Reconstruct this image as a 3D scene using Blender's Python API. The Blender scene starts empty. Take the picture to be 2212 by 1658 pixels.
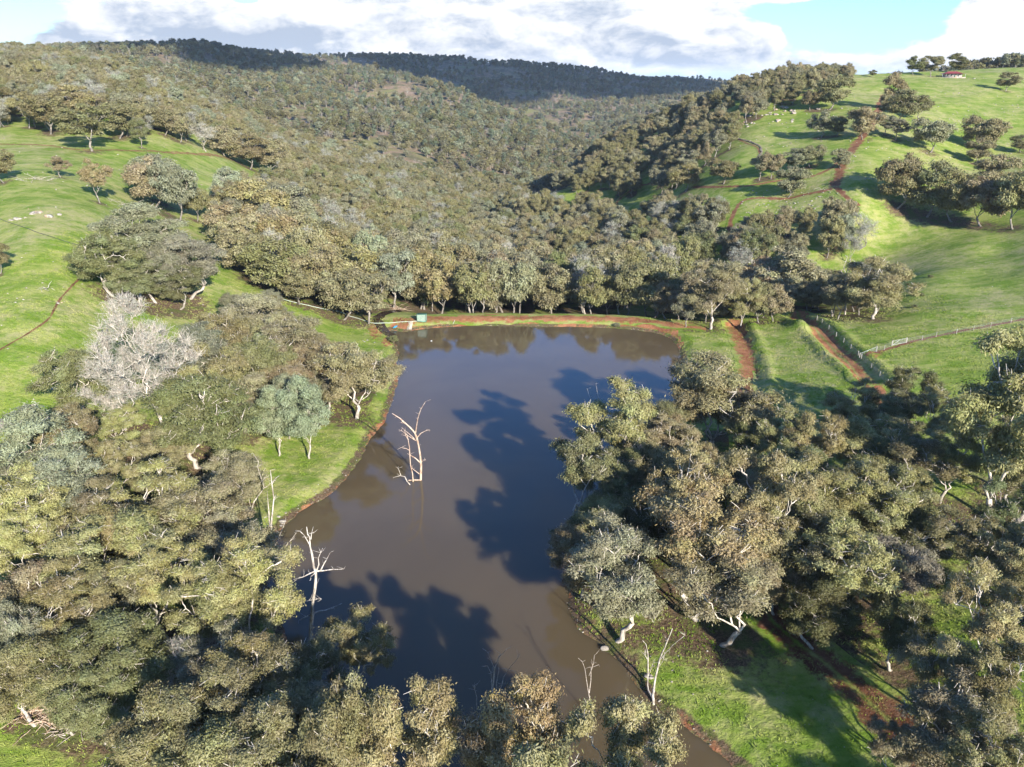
import bpy, math, random
import numpy as np

R = math.radians
SC = bpy.context.scene
COL = SC.collection

# ------------------------------------------------------------------ camera, sky, sun, exposure
PITCH = 21.5
CAMH = 70.0
cam_d = bpy.data.cameras.new("camera")
cam_d.sensor_width = 36.0
cam_d.lens = 1685.0 / 2212.0 * 36.0
cam_d.clip_start = 0.5
cam_d.clip_end = 30000.0
cam = bpy.data.objects.new("camera", cam_d)
cam.location = (0, 0, CAMH)
cam.rotation_euler = (R(90 - PITCH), 0, 0)
COL.objects.link(cam)
SC.camera = cam

SUN_EL = 22.0
SUN_DIR = (0.455, -0.89)          # horizontal direction towards the sun
SUN_AZ = math.atan2(SUN_DIR[0], SUN_DIR[1])   # clockwise from +Y

sd_ = bpy.data.lights.new("sun", 'SUN')
sd_.energy = 5.0
sd_.angle = R(0.55)
sd_.color = (1.0, 0.93, 0.82)
sun = bpy.data.objects.new("sun", sd_)
_h = math.hypot(*SUN_DIR)
_sx, _sy = SUN_DIR[0] / _h * math.cos(R(SUN_EL)), SUN_DIR[1] / _h * math.cos(R(SUN_EL))
_sz = math.sin(R(SUN_EL))
sun.rotation_euler = (math.acos(_sz), 0, math.atan2(_sy, _sx) + math.pi / 2)
COL.objects.link(sun)

SC.view_settings.view_transform = 'Standard'
SC.view_settings.look = 'None'
SC.view_settings.gamma = 1.0
SC.view_settings.exposure = 1.35
SC.cycles.max_bounces = 5
SC.cycles.diffuse_bounces = 2
SC.cycles.glossy_bounces = 3
SC.cycles.transmission_bounces = 2
SC.cycles.volume_bounces = 0
SC.cycles.transparent_max_bounces = 4
SC.cycles.use_denoising = True
SC.cycles.caustics_reflective = False
SC.cycles.caustics_refractive = False
SC.cycles.sample_clamp_indirect = 6.0


class NT:
    """small helper to write node trees"""
    def __init__(self, tree):
        self.t = tree
        tree.nodes.clear()

    def n(self, typ, **kw):
        nd = self.t.nodes.new(typ)
        for k, v in kw.items():
            setattr(nd, k, v)
        return nd

    def link(self, a, b):
        self.t.links.new(a, b)

    def put(self, sock, v):
        if isinstance(v, bpy.types.NodeSocket):
            self.link(v, sock)
        elif isinstance(v, (tuple, list)) and len(v) == 3 and sock.type == 'RGBA':
            sock.default_value = (*v, 1)
        else:
            sock.default_value = v

    def m(self, op, a, b=None, c=None, clamp=False):
        nd = self.n('ShaderNodeMath', operation=op, use_clamp=clamp)
        self.put(nd.inputs[0], a)
        if b is not None: self.put(nd.inputs[1], b)
        if c is not None: self.put(nd.inputs[2], c)
        return nd.outputs[0]

    def mr(self, v, a, b, c=0.0, d=1.0, smooth=True):
        nd = self.n('ShaderNodeMapRange', interpolation_type='SMOOTHSTEP' if smooth else 'LINEAR')
        for i, x in enumerate((v, a, b, c, d)):
            self.put(nd.inputs[i], x)
        return nd.outputs[0]

    def noise(self, vec, scale, detail=3.0, rough=0.55, dist=0.0, col=False):
        nd = self.n('ShaderNodeTexNoise')
        if vec is not None: self.link(vec, nd.inputs['Vector'])
        nd.inputs['Scale'].default_value = scale
        nd.inputs['Detail'].default_value = detail
        nd.inputs['Roughness'].default_value = rough
        nd.inputs['Distortion'].default_value = dist
        return nd.outputs['Color' if col else 'Fac']

    def mix(self, f, a, b, blend='MIX'):
        nd = self.n('ShaderNodeMix', data_type='RGBA', blend_type=blend)
        self.put(nd.inputs[0], f)
        self.put(nd.inputs[6], a)
        self.put(nd.inputs[7], b)
        return nd.outputs[2]

    def xyz(self, x, y, z):
        nd = self.n('ShaderNodeCombineXYZ')
        for i, v in enumerate((x, y, z)): self.put(nd.inputs[i], v)
        return nd.outputs[0]


def build_world():
    w = bpy.data.worlds.new("World")
    SC.world = w
    w.use_nodes = True
    N = NT(w.node_tree)
    out = N.n('ShaderNodeOutputWorld')
    bg = N.n('ShaderNodeBackground')
    bg.inputs['Strength'].default_value = 0.060
    sky = N.n('ShaderNodeTexSky', sky_type='NISHITA')
    sky.sun_disc = False
    sky.sun_elevation = R(SUN_EL)
    sky.sun_rotation = SUN_AZ
    sky.altitude = 250
    sky.air_density = 1.0
    sky.dust_density = 0.6
    sky.ozone_density = 2.0
    tc = N.n('ShaderNodeTexCoord')
    sp = N.n('ShaderNodeSeparateXYZ')
    N.link(tc.outputs['Generated'], sp.inputs[0])
    x, y, z = sp.outputs
    hyp = N.m('SQRT', N.m('ADD', N.m('MULTIPLY', x, x), N.m('MULTIPLY', y, y)))
    tz = N.m('DIVIDE', z, N.m('MAXIMUM', hyp, 0.02))
    az = N.m('ARCTAN2', x, y)
    # ---- cumulus bank near the horizon: angular coordinates
    V = N.xyz(N.m('MULTIPLY', az, 1.0), N.m('MULTIPLY', tz, 2.1), 0.0)
    wv = N.n('ShaderNodeVectorMath', operation='MULTIPLY_ADD')
    N.link(N.noise(V, 9.0, 2.0, 0.5, col=True), wv.inputs[0])
    wv.inputs[1].default_value = (0.05, 0.05, 0)
    N.link(V, wv.inputs[2])
    n1 = N.noise(wv.outputs[0], 11.0, 7.0, 0.60)
    def blob(U, Vp, ru, rv, amp):
        a0 = math.atan((U - 1106) / 1685 / 1.096)
        t0 = (165 - Vp) / 1980
        ra = ru / 1850; rt = rv / 1980
        dx = N.m('DIVIDE', N.m('SUBTRACT', az, a0), ra)
        dz = N.m('DIVIDE', N.m('SUBTRACT', tz, t0), rt)
        d2 = N.m('ADD', N.m('MULTIPLY', dx, dx), N.m('MULTIPLY', dz, dz))
        return N.m('MULTIPLY', N.m('EXPONENT', N.m('MULTIPLY', d2, -1.0)), amp)
    dens = None
    blobs = [(560, 60, 420, 90, .34), (1000, 30, 260, 70, .20), (1480, 50, 95, 55, .62), (1430, 85, 120, 35, .35),
             (1655, 85, 45, 30, .38), (2145, 68, 58, 62, .78), (2150, 130, 100, 30, .42), (250, 90, 200, 60, .12),
             (1150, 110, 350, 50, .22), (1250, 40, 100, 40, .2), (1760, 40, 130, 50, -.30), (1950, 25, 110, 45, -.30),
             (60, 40, 100, 34, -.42), (540, 8, 30, 10, -.5), (1720, 5, 90, 14, .45), (700, 70, 300, 30, .1), (1800, 140, 400, 22, .14)]
    for b in blobs:
        q = blob(*b)
        dens = q if dens is None else N.m('ADD', dens, q)
    lowc = N.m('ADD', n1, dens)
    c_low = N.mr(lowc, 0.51, 0.62)
    # shade: bright where dense and lit, blue-grey in the bases
    n2 = N.noise(wv.outputs[0], 7.5, 5.0, 0.55)
    Vo = N.n('ShaderNodeVectorMath', operation='ADD')
    N.link(wv.outputs[0], Vo.inputs[0]); Vo.inputs[1].default_value = (0.012, 0.022, 0)
    n1b = N.noise(Vo.outputs[0], 11.0, 7.0, 0.60)
    lit = N.m('ADD', N.m('MULTIPLY', N.m('SUBTRACT', n1, n1b), 3.2), N.m('MULTIPLY', N.m('SUBTRACT', n2, 0.5), 1.1))
    shade = blob(480, 88, 330, 30, .55)
    for b in [(1230, 100, 260, 26, .25), (1480, 128, 110, 22, .35), (1480, 40, 90, 40, -.5), (2150, 80, 90, 75, -.8),
              (700, 20, 200, 30, -.35), (330, 110, 200, 22, .35), (1000, 60, 160, 40, -.1)]:
        shade = N.m('ADD', shade, blob(*b))
    litv = N.mr(N.m('SUBTRACT', lit, shade), -0.50, 0.22, 0, 1, False)
    ccol = N.mix(litv, (3.5, 4.1, 5.1), (7.4, 7.45, 7.6))

    # ---- high broken clouds on a flat layer (seen mirrored in the water)
    zc = N.m('MAXIMUM', z, 0.05)
    P = N.xyz(N.m('DIVIDE', x, zc), N.m('DIVIDE', y, zc), 0.0)
    n3 = N.noise(P, 0.75, 6.0, 0.60, 0.4)
    c_hi = N.mr(n3, 0.52, 0.72)
    hi_w = N.mr(tz, 0.10, 0.22)
    cover = N.m('ADD', N.m('MULTIPLY', c_low, N.m('SUBTRACT', 1.0, hi_w)), N.m('MULTIPLY', N.m('MULTIPLY', c_hi, hi_w), 0.55))
    skyc = N.mix(1.0, sky.outputs[0], N.mix(hi_w, (0.84, 1.16, 1.50), (0.86, 1.42, 2.25)), 'MULTIPLY')
    hi_col = N.mix(hi_w, ccol, (5.2, 5.3, 5.5))
    fin = N.mix(cover, skyc, hi_col)
    N.link(fin, bg.inputs['Color'])
    N.link(bg.outputs[0], out.inputs[0])

build_world()

# ------------------------------------------------------------------ projection helpers (photo pixels at 2212 wide)
CX, CY, F = 1106.0, 829.0, 1685.0
SP, CP = math.sin(R(PITCH)), math.cos(R(PITCH))

def ray(U, V):
    dx = (U - CX) / F
    dv = (V - CY) / F
    return dx, CP - dv * SP, -SP - dv * CP

def at_y(U, V, Y):
    d = ray(U, V)
    t = Y / d[1]
    return (d[0] * t, Y, CAMH + d[2] * t)

def at_z(U, V, z=0.0):
    d = ray(U, V)
    t = (z - CAMH) / d[2]
    return (d[0] * t, d[1] * t, z)

def proj(x, y, z):
    dz = z - CAMH
    dep = y * CP - dz * SP
    dep = np.maximum(dep, 0.1)
    return CX + F * x / dep, CY - F * (dz * CP + y * SP) / dep, dep

# ------------------------------------------------------------------ numpy noise
def _hash(ix, iy, seed):
    n = (ix.astype(np.int64) * 374761393 + iy.astype(np.int64) * 668265263 + seed * 974711) & 0xFFFFFFFF
    n = ((n ^ (n >> 13)) * 1274126177) & 0xFFFFFFFF
    n = n ^ (n >> 16)
    return (n & 0xFFFF) / 65535.0

def vnoise(x, y, seed=0):
    ix, iy = np.floor(x), np.floor(y)
    fx, fy = x - ix, y - iy
    fx = fx * fx * (3 - 2 * fx); fy = fy * fy * (3 - 2 * fy)
    a = _hash(ix, iy, seed); b = _hash(ix + 1, iy, seed)
    c = _hash(ix, iy + 1, seed); d = _hash(ix + 1, iy + 1, seed)
    return (a * (1 - fx) + b * fx) * (1 - fy) + (c * (1 - fx) + d * fx) * fy * 1.0

def fbm(x, y, oct=4, seed=0):
    s = 0; a = 0.5; t = 0
    for o in range(oct):
        s = s + a * (vnoise(x, y, seed + o * 17) - 0.5); t += a
        x = x * 2.03 + 5.1; y = y * 2.03 + 1.7; a *= 0.5
    return s / t * 2

def sstep(v, a, b):
    t = np.clip((v - a) / (b - a), 0, 1)
    return t * t * (3 - 2 * t)

# ------------------------------------------------------------------ shoreline
SHORE_PX = [(846, 713), (872, 717), (920, 711), (980, 706), (1060, 704), (1150, 706), (1250, 707), (1330, 710), (1400, 717),
            (1440, 728), (1462, 745), (1471, 770), (1472, 800), (1466, 840), (1456, 890), (1436, 950), (1390, 1010),
            (1340, 1070), (1290, 1140), (1250, 1210), (1228, 1280), (1240, 1345), (1300, 1400), (1355, 1452), (1398, 1508),
            (1450, 1550), (1520, 1600), (1592, 1662), (1650, 1730), (1720, 1830), (1560, 1860), (1450, 1780), (1300, 1770),
            (1100, 1800), (900, 1770), (780, 1700), (735, 1600), (690, 1520), (640, 1440), (610, 1360), (585, 1280),
            (565, 1210), (590, 1160), (625, 1127), (655, 1101), (700, 1076), (740, 1043), (775, 998), (800, 950),
            (833, 906), (846, 868), (858, 825), (855, 790), (862, 762), (850, 738), (838, 722)]
SHORE0 = np.array([at_z(u, v)[:2] for u, v in SHORE_PX])

def densify(P, step, closed=False, jit=0.0, seed=1):
    rng = np.random.RandomState(seed)
    P = np.asarray(P, float)
    n = len(P)
    out = []
    for i in range(n if closed else n - 1):
        p0 = P[(i - 1) % n] if (closed or i > 0) else P[i]
        p1 = P[i]; p2 = P[(i + 1) % n]
        p3 = P[(i + 2) % n] if (closed or i + 2 < n) else p2
        k = max(1, int(np.linalg.norm(p2[:2] - p1[:2]) / step))
        for j in range(k):
            t = j / k
            q = 0.5 * ((2 * p1) + (-p0 + p2) * t + (2 * p0 - 5 * p1 + 4 * p2 - p3) * t * t + (-p0 + 3 * p1 - 3 * p2 + p3) * t ** 3)
            out.append(q)
    if not closed: out.append(P[-1])
    out = np.array(out)
    if jit:
        out[:, :2] += (rng.rand(len(out), 2) - 0.5) * jit
    return out

SHORE = densify(SHORE0, 1.2, True, 0.55)

def sdist(x, y, poly):
    """signed distance to closed polygon, positive outside (x, y flat arrays)"""
    n = len(x)
    res = np.full(n, 1e9)
    ins = np.zeros(n, bool)
    A = poly; B = np.roll(poly, -1, 0)
    for (ax, ay), (bx, by) in zip(A, B):
        dx, dy = bx - ax, by - ay
        t = np.clip(((x - ax) * dx + (y - ay) * dy) / (dx * dx + dy * dy + 1e-12), 0, 1)
        d = (x - ax - t * dx) ** 2 + (y - ay - t * dy) ** 2
        res = np.minimum(res, d)
        c = ((ay > y) != (by > y)) & (x < (bx - ax) * (y - ay) / (by - ay + 1e-12) + ax)
        ins ^= c
    d = np.sqrt(res)
    return np.where(ins, -d, d)

# ------------------------------------------------------------------ terrain control points
CTRL = []
def C(U, V, Y): CTRL.append(at_y(U, V, Y))
def CZ(U, V, z): CTRL.append(at_z(U, V, z))
def G(tx, Y, z): CTRL.append((tx * Y, Y, z))
def W(x, y, z): CTRL.append((x, y, z))
# pond surroundings
for p in [(-10, 60, 1.5), (0, 100, 1), (-5, 150, 1), (10, 190, 1), (-30, 200, 1.2), (44, 200, 1.2), (-33, 120, 1.6), (-30, 155, 1.6),
          (-30, 90, 1.6), (14, 100, 1.4), (30, 130, 1.6), (44, 160, 1.8), (0, 30, 2), (-30, 50, 2), (30, 40, 2.5)]: W(*p)
for a in ((0, -10, 5), (-80, -20, 14), (80, -20, 9), (0, -50, 8), (-150, 20, 34), (150, 20, 18)): W(*a)
# left hillside
for c in [(0, 1600, 3.5), (0, 1300, 7), (300, 1500, 2.6), (200, 1200, 5.5), (450, 1150, 3), (50, 920, 13), (400, 950, 7), (600, 960, 3.2),
          (50, 700, 22), (300, 700, 15.5), (600, 800, 4), (750, 850, 2.2), (820, 700, 1.5), (600, 650, 8), (720, 690, 4), (780, 780, 1.8)]: CZ(*c)
for c in [(500, 560, 14), (100, 560, 28), (450, 470, 20), (100, 450, 35), (580, 385, 18), (300, 380, 33), (60, 360, 40)]: CZ(*c)
C(330, 290, 400); C(60, 275, 381); C(60, 200, 480); C(300, 205, 520); C(60, 146, 660); C(300, 165, 800); C(-200, 138, 640)
W(-190, 120, 42); W(-230, 200, 52); W(-140, 60, 28)
C(-200, 600, 200); C(-200, 400, 280)
# valley floor behind the dam
W(-20, 262, -6); W(20, 262, -6); W(50, 250, -4); W(-10, 310, -9); W(30, 310, -9); W(0, 350, -12); G(-.02, 500, -20); G(0, 700, -28); G(.03, 900, -33)
G(-.15, 300, -2); G(-.2, 380, 3); G(-.17, 480, 0); G(-.3, 550, 20); G(-.3, 700, 24); G(-.15, 650, -8); G(.1, 450, -10); G(.12, 380, -7); G(.2, 300, -4); G(.06, 600, -16)
# far slopes
C(1000, 335, 900); C(900, 265, 1050); C(830, 205, 1250); C(830, 156, 1500); C(950, 190, 1420); C(1050, 230, 1330); C(1150, 274, 1240); C(1260, 316, 1120)
C(600, 300, 800); C(600, 220, 1050); C(560, 165, 1400); C(700, 155, 1550); C(750, 300, 830); C(450, 180, 1150)
G(-.087, 1690, 2); G(-.035, 1600, -32); G(.02, 1500, -50); G(-.15, 1850, 45); G(-.13, 2100, 72)
C(300, 122, 1450); C(150, 124, 1350); C(450, 118, 1600); C(560, 132, 1800); C(700, 138, 2100); C(0, 132, 1350); C(-300, 140, 1300)
C(1250, 255, 1700); C(1400, 262, 1500); C(1200, 205, 2000); C(1400, 215, 2000); C(1550, 220, 2000)
C(850, 134, 2500); C(1000, 137, 2450); C(1200, 154, 2450); C(1330, 170, 2500); C(1550, 184, 2600); C(1700, 188, 2700); C(1900, 195, 2800)
for tx in (-.9, -.5, -.2, .1, .4, .9): G(tx, 4000, 20); G(tx, 9000, -60)
G(.3, 1400, -20); G(.45, 1600, 0); G(.25, 1000, -10)
# right side
for c in [(1750, 1500, 2), (1930, 1570, 3), (2140, 1180, 3.5), (2212, 1500, 6), (1600, 1200, 2), (1850, 1100, 3), (1700, 850, 2.5), (1890, 840, 5),
          (2100, 780, 6.5), (2212, 690, 9.5), (1950, 740, 6), (1770, 690, 3), (1680, 690, 1.3), (1560, 720, 1.4), (1500, 740, 1.2), (2000, 600, 9), (2150, 540, 13), (2150, 500, 16),
          (2050, 496, 14), (1900, 530, 8), (1650, 450, 16), (1600, 500, 9), (1850, 450, 20), (1750, 400, 25), (1400, 440, 4),
          (1600, 330, 33), (1900, 320, 38), (2150, 420, 24), (2150, 330, 34), (2150, 250, 49), (1900, 250, 50)]: CZ(*c)
C(1200, 412, 520); C(1900, 200, 530); C(1750, 212, 520); C(1600, 255, 500); C(1700, 300, 440); C(1400, 335, 540)
G(.35, 285, -3); G(.42, 300, 3); G(.27, 265, -3); G(.6, 285, 14); G(.25, 290, -4)
C(1600, 205, 640); C(1450, 268, 620); C(1300, 335, 610); C(1700, 178, 620); C(1800, 169, 610); C(1950, 166, 600); C(2100, 172, 590); C(2200, 176, 580)
C(2400, 170, 600); C(2400, 400, 300); W(180, 150, 16); W(160, 100, 14); W(140, 60, 12); W(200, 220, 22)
G(.3, 800, 5); G(.18, 720, -8); G(.45, 850, 40); G(.6, 900, 58); G(.8, 900, 60); G(.55, 720, 72); G(.62, 700, 76)
CT = np.array(CTRL)

def _feat(x, y):
    Yd = np.maximum(y + 60.0, 12.0)
    return x / Yd * 1.6, np.log(Yd)

def _tps(d2):
    return 0.5 * d2 * np.log(d2 + 1e-9)

def _fit():
    a, w = _feat(CT[:, 0], CT[:, 1])
    n = len(a)
    K = _tps((a[:, None] - a) ** 2 + (w[:, None] - w) ** 2)
    reg = 0.00025
    Pm = np.c_[np.ones(n), a, w]
    A = np.zeros((n + 3, n + 3))
    A[:n, :n] = K + reg * np.eye(n); A[:n, n:] = Pm; A[n:, :n] = Pm.T
    return a, w, np.linalg.solve(A, np.r_[CT[:, 2], 0, 0, 0])
_A, _W, _S = _fit()

def base_h(x, y):
    a, w = _feat(x, y)
    z = _S[-3] + _S[-2] * a + _S[-1] * w
    for i in range(len(_A)):
        z = z + _S[i] * _tps((a - _A[i]) ** 2 + (w - _W[i]) ** 2)
    return z

CUTS = [([(1584, 690), (1592, 715), (1604, 745), (1613, 780), (1618, 830)], 2.6), ([(1712, 672), (1752, 706), (1795, 750), (1840, 795), (1885, 838)], 2.3)]
MND = at_z(1728, 712, 3.0); MND2 = at_z(1755, 850, 3.0)
CUTS = [(np.array([at_z(u, v, 2.8)[:2] for u, v in p]), w) for p, w in CUTS]
def line_d(x, y, P):
    r = np.full(len(x), 1e9)
    for (ax, ay), (bx, by) in zip(P[:-1], P[1:]):
        dx, dy = bx - ax, by - ay
        t = np.clip(((x - ax) * dx + (y - ay) * dy) / (dx * dx + dy * dy), 0, 1)
        r = np.minimum(r, np.hypot(x - ax - t * dx, y - ay - t * dy))
    return r

def height(x, y):
    """full terrain height for flat arrays"""
    z = base_h(x, y)
    near = (x > -75) & (x < 90) & (y > 10) & (y < 275)
    sd = np.full(len(x), 99.0)
    if near.any():
        sd[near] = sdist(x[near], y[near], SHORE)
    amp = sstep(sd, 4, 30)
    z = z + fbm(x / 38, y / 38, 3, 3) * 1.5 * amp + fbm(x / 9, y / 9, 2, 9) * 0.28 * sstep(sd, 1, 12)
    z = z + (sstep(y, 650, 1200)) * (fbm(x / 200, y / 200, 4, 31) * 20) + sstep(y, 450, 700) * fbm(x / 90, y / 90, 3, 41) * 6
    for P_, w_ in CUTS:
        near = (x > 30) & (x < 120) & (y > 140) & (y < 260)
        d_ = line_d(x[near], y[near], P_)
        z[near] += -1.15 * (1 - sstep(d_, w_ * .75, w_ * 1.35)) + .75 * np.exp(-((d_ - w_ * 2.0) / 1.3) ** 2) * (.6 + .8 * vnoise(x[near] / 4, y[near] / 4, 8))
    z = z + 2.0 * np.exp(-((x - MND[0]) ** 2 + (y - MND[1]) ** 2) / 14.0) + 1.4 * np.exp(-(((x - MND2[0]) / 5) ** 2 + ((y - MND2[1]) / 3.2) ** 2))
    prof = np.minimum(0.34 * sd + 0.05, 1.25) + 0.10 * fbm(x / 3, y / 3, 2, 77)
    k = sstep(sd, 7.5, 26)
    zo = prof * (1 - k) + z * k
    zi = np.maximum(sd * 0.35, -2.5) - 0.02
    return np.where(sd > 40, z, np.where(sd > 0, zo, zi))

# terrain grid: columns follow azimuth, rows follow distance, from a point behind the camera
NCOL = 680
ta = np.linspace(-1.0, 1.0, NCOL); ta = 1.25 * (0.72 * ta + 0.28 * ta ** 3)
yd = [14.0]
while yd[-1] < 12000:
    v = yd[-1]
    if v < 100: s = 2.2
    elif v < 320: s = 0.75
    elif v < 700: s = 0.75 + (v - 320) * 0.006
    else: s = v * 0.011 * (1 if v < 3500 else 4)
    yd.append(v + s)
yd = np.array(yd)
NROW = len(yd)
GX = (ta[None, :] * yd[:, None]); GY = np.repeat((yd - 60)[:, None], NCOL, 1)
GZ = height(GX.ravel(), GY.ravel()).reshape(NROW, NCOL)

def zt(x, y):
    x = np.asarray(x, float); y = np.asarray(y, float)
    r = np.clip(np.interp(y + 60, yd, np.arange(NROW)), 0, NROW - 1.001)
    c = np.clip(np.interp(x / np.maximum(y + 60, 14), ta, np.arange(NCOL)), 0, NCOL - 1.001)
    r0 = r.astype(int); c0 = c.astype(int)
    fr = r - r0; fc = c - c0
    return (GZ[r0, c0] * (1 - fr) * (1 - fc) + GZ[r0 + 1, c0] * fr * (1 - fc) +
            GZ[r0, c0 + 1] * (1 - fr) * fc + GZ[r0 + 1, c0 + 1] * fr * fc)

_YS = np.exp(np.linspace(math.log(35), math.log(5000), 5000))
def ground(U, V, ymin=35.0):
    d = ray(U, V)
    t = _YS / d[1]
    x = d[0] * t; z = CAMH + d[2] * t
    g = zt(x, _YS)
    hit = np.nonzero((z < g) & (_YS > ymin))[0]
    if len(hit) == 0: return None
    i = hit[0]
    if i == 0: return (x[0], _YS[0], g[0])
    a, b = z[i - 1] - g[i - 1], g[i] - z[i]
    f = a / (a + b + 1e-9)
    Y = _YS[i - 1] * (1 - f) + _YS[i] * f
    X = d[0] * Y / d[1]
    return (float(X), float(Y), float(zt(X, Y)))

# ------------------------------------------------------------------ materials
def new_mat(name):
    mt = bpy.data.materials.new(name)
    mt.use_nodes = True
    N = NT(mt.node_tree)
    out = N.n('ShaderNodeOutputMaterial')
    return mt, N, out

def principled(N, out, col, rough=0.8, spec=0.3, bump=None, bdist=0.05, bstr=0.6):
    b = N.n('ShaderNodeBsdfPrincipled')
    N.put(b.inputs['Base Color'], col)
    N.put(b.inputs['Roughness'], rough)
    N.put(b.inputs['Specular IOR Level'], spec)
    if bump is not None:
        bn = N.n('ShaderNodeBump')
        bn.inputs['Strength'].default_value = bstr
        bn.inputs['Distance'].default_value = bdist
        N.link(bump, bn.inputs['Height'])
        N.link(bn.outputs[0], b.inputs['Normal'])
    N.link(b.outputs[0], out.inputs[0])
    return b

def pos(N):
    return N.n('ShaderNodeNewGeometry').outputs['Position']

def grass_color(N, P):
    big = N.noise(P, 0.022, 5.0, 0.6)
    mid = N.noise(P, 0.14, 6.0, 0.68)
    fine = N.noise(P, 1.5, 4.0, 0.75)
    fine2 = N.noise(P, 0.55, 4.0, 0.7)
    s = N.n('ShaderNodeVectorMath', operation='MULTIPLY'); N.link(P, s.inputs[0]); s.inputs[1].default_value = (0.22, 1.0, 1.0)
    streak = N.noise(s.outputs[0], 0.35, 4.0, 0.6, 0.8)
    lush = (0.118, 0.188, 0.020); lime = (0.234, 0.266, 0.062); dry = (0.34, 0.30, 0.15)
    c = N.mix(N.mr(N.m('ADD', N.m('MULTIPLY', mid, 0.5), N.m('MULTIPLY', streak, 0.5)), 0.40, 0.60), lush, lime)
    dryf = N.m('ADD', N.m('MULTIPLY', big, 0.45), N.m('ADD', N.m('MULTIPLY', mid, 0.30), N.m('MULTIPLY', fine2, 0.35)))
    c = N.mix(N.mr(dryf, 0.50, 0.69, 0, 0.78), c, dry)
    c = N.mix(N.mr(fine, 0.62, 0.85, 0, .5), c, (0.33, 0.28, 0.15))
    c = N.mix(N.mr(fine, 0.48, 0.25, 0, .60), c, (0.035, 0.068, 0.010))
    return c, fine

def dirt_color(N, P):
    a = N.noise(P, 0.25, 6.0, 0.65)
    f = N.noise(P, 2.2, 4.0, 0.7)
    c = N.mix(N.mr(a, 0.35, 0.65), (0.185, 0.070, 0.032), (0.340, 0.155, 0.075))
    c = N.mix(N.mr(f, 0.50, 0.80, 0, .6), c, (0.42, 0.26, 0.16))
    return c, f

def m_ground():
    mt, N, out = new_mat('pasture_ground')
    P = pos(N)
    g, fine = grass_color(N, P)
    d, df = dirt_color(N, P)
    at = N.n('ShaderNodeAttribute', attribute_name='cover')   # R litter, G bare red earth, B far scrub
    sp = N.n('ShaderNodeSeparateColor'); N.link(at.outputs['Color'], sp.inputs[0])
    wob = N.noise(P, 0.7, 5.0, 0.7)
    lit = N.mr(N.m('ADD', sp.outputs[0], N.m('MULTIPLY', N.m('SUBTRACT', wob, 0.5), 1.3)), 0.35, 0.75)
    earth = N.mr(N.m('ADD', sp.outputs[1], N.m('MULTIPLY', N.m('SUBTRACT', wob, 0.5), 1.1)), 0.38, 0.62)
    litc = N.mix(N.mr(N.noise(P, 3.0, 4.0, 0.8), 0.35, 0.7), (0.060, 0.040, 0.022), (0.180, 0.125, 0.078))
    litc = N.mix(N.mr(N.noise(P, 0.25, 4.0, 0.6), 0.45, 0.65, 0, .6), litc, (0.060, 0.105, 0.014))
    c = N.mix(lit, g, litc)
    c = N.mix(earth, c, d)
    fn = N.noise(P, 0.055, 6.0, 0.72)
    fn2 = N.noise(P, 0.012, 5.0, 0.65)
    scr = N.mix(N.mr(fn, 0.40, 0.60), (0.085, 0.080, 0.042), (0.215, 0.150, 0.098))
    scr = N.mix(N.mr(fn2, 0.48, 0.66), scr, (0.165, 0.160, 0.060))
    scr = N.mix(N.mr(N.noise(P, 0.07, 6.0, 0.8), 0.59, 0.68), scr, (0.42, 0.34, 0.29))
    c = N.mix(sp.outputs[2], c, scr)
    principled(N, out, c, 0.95, 0.12, N.m('ADD', fine, N.m('MULTIPLY', wob, 0.8)), 0.35, 0.9)
    return mt

def m_track(name='red_dirt', dark=1.0):
    """worn earth with grass coming in at the ragged edges; 'edge' is 0 at the rim and 1 in the middle"""
    mt, N, out = new_mat(name)
    P = pos(N)
    g, fine = grass_color(N, P)
    d, df = dirt_color(N, P)
    e = N.n('ShaderNodeAttribute', attribute_name='edge').outputs['Fac']
    r = N.n('ShaderNodeAttribute', attribute_name='rut').outputs['Fac']
    wob = N.noise(P, 0.40, 6.0, 0.75)
    k = N.mr(N.m('ADD', e, N.m('MULTIPLY', N.m('SUBTRACT', wob, 0.5), 2.6)), 0.30, 0.75)
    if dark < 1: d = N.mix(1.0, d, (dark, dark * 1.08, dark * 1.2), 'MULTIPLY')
    k = N.m('MULTIPLY', k, N.mr(N.m('ADD', N.m('MULTIPLY', r, -1.0), N.m('MULTIPLY', wob, 0.9)), -0.25, 0.25))
    c = N.mix(k, g, d)
    principled(N, out, c, 0.95, 0.1, N.m('ADD', df, wob), 0.25, 0.8)
    return mt

def m_water(name, deep, rough=0.025):
    mt, N, out = new_mat(name)
    P = pos(N)
    a = N.noise(P, 0.02, 4.0, 0.55, 0.6)
    c = N.mix(N.mr(a, 0.38, 0.64), deep, tuple(v * 0.82 for v in deep))
    b = N.n('ShaderNodeBsdfPrincipled')
    N.link(c, b.inputs['Base Color'])
    b.inputs['IOR'].default_value = 1.333
    b.inputs['Specular IOR Level'].default_value = 0.5
    b.subsurface_method = 'BURLEY'
    b.inputs['Subsurface Weight'].default_value = 0.85
    b.inputs['Subsurface Radius'].default_value = (1.0, 0.75, 0.5)
    b.inputs['Subsurface Scale'].default_value = 2.2
    N.put(b.inputs['Roughness'], N.mr(N.noise(P, 0.03, 3.0, 0.5), 0.4, 0.65, rough, rough + 0.05))
    bn = N.n('ShaderNodeBump'); bn.inputs['Strength'].default_value = 0.10; bn.inputs['Distance'].default_value = 0.03
    h = N.m('ADD', N.noise(P, 1.6, 3.0, 0.6), N.m('MULTIPLY', N.noise(P, 6.0, 2.0, 0.5), 0.35))
    N.link(h, bn.inputs['Height']); N.link(bn.outputs[0], b.inputs['Normal'])
    N.link(b.outputs[0], out.inputs[0])
    return mt

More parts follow.
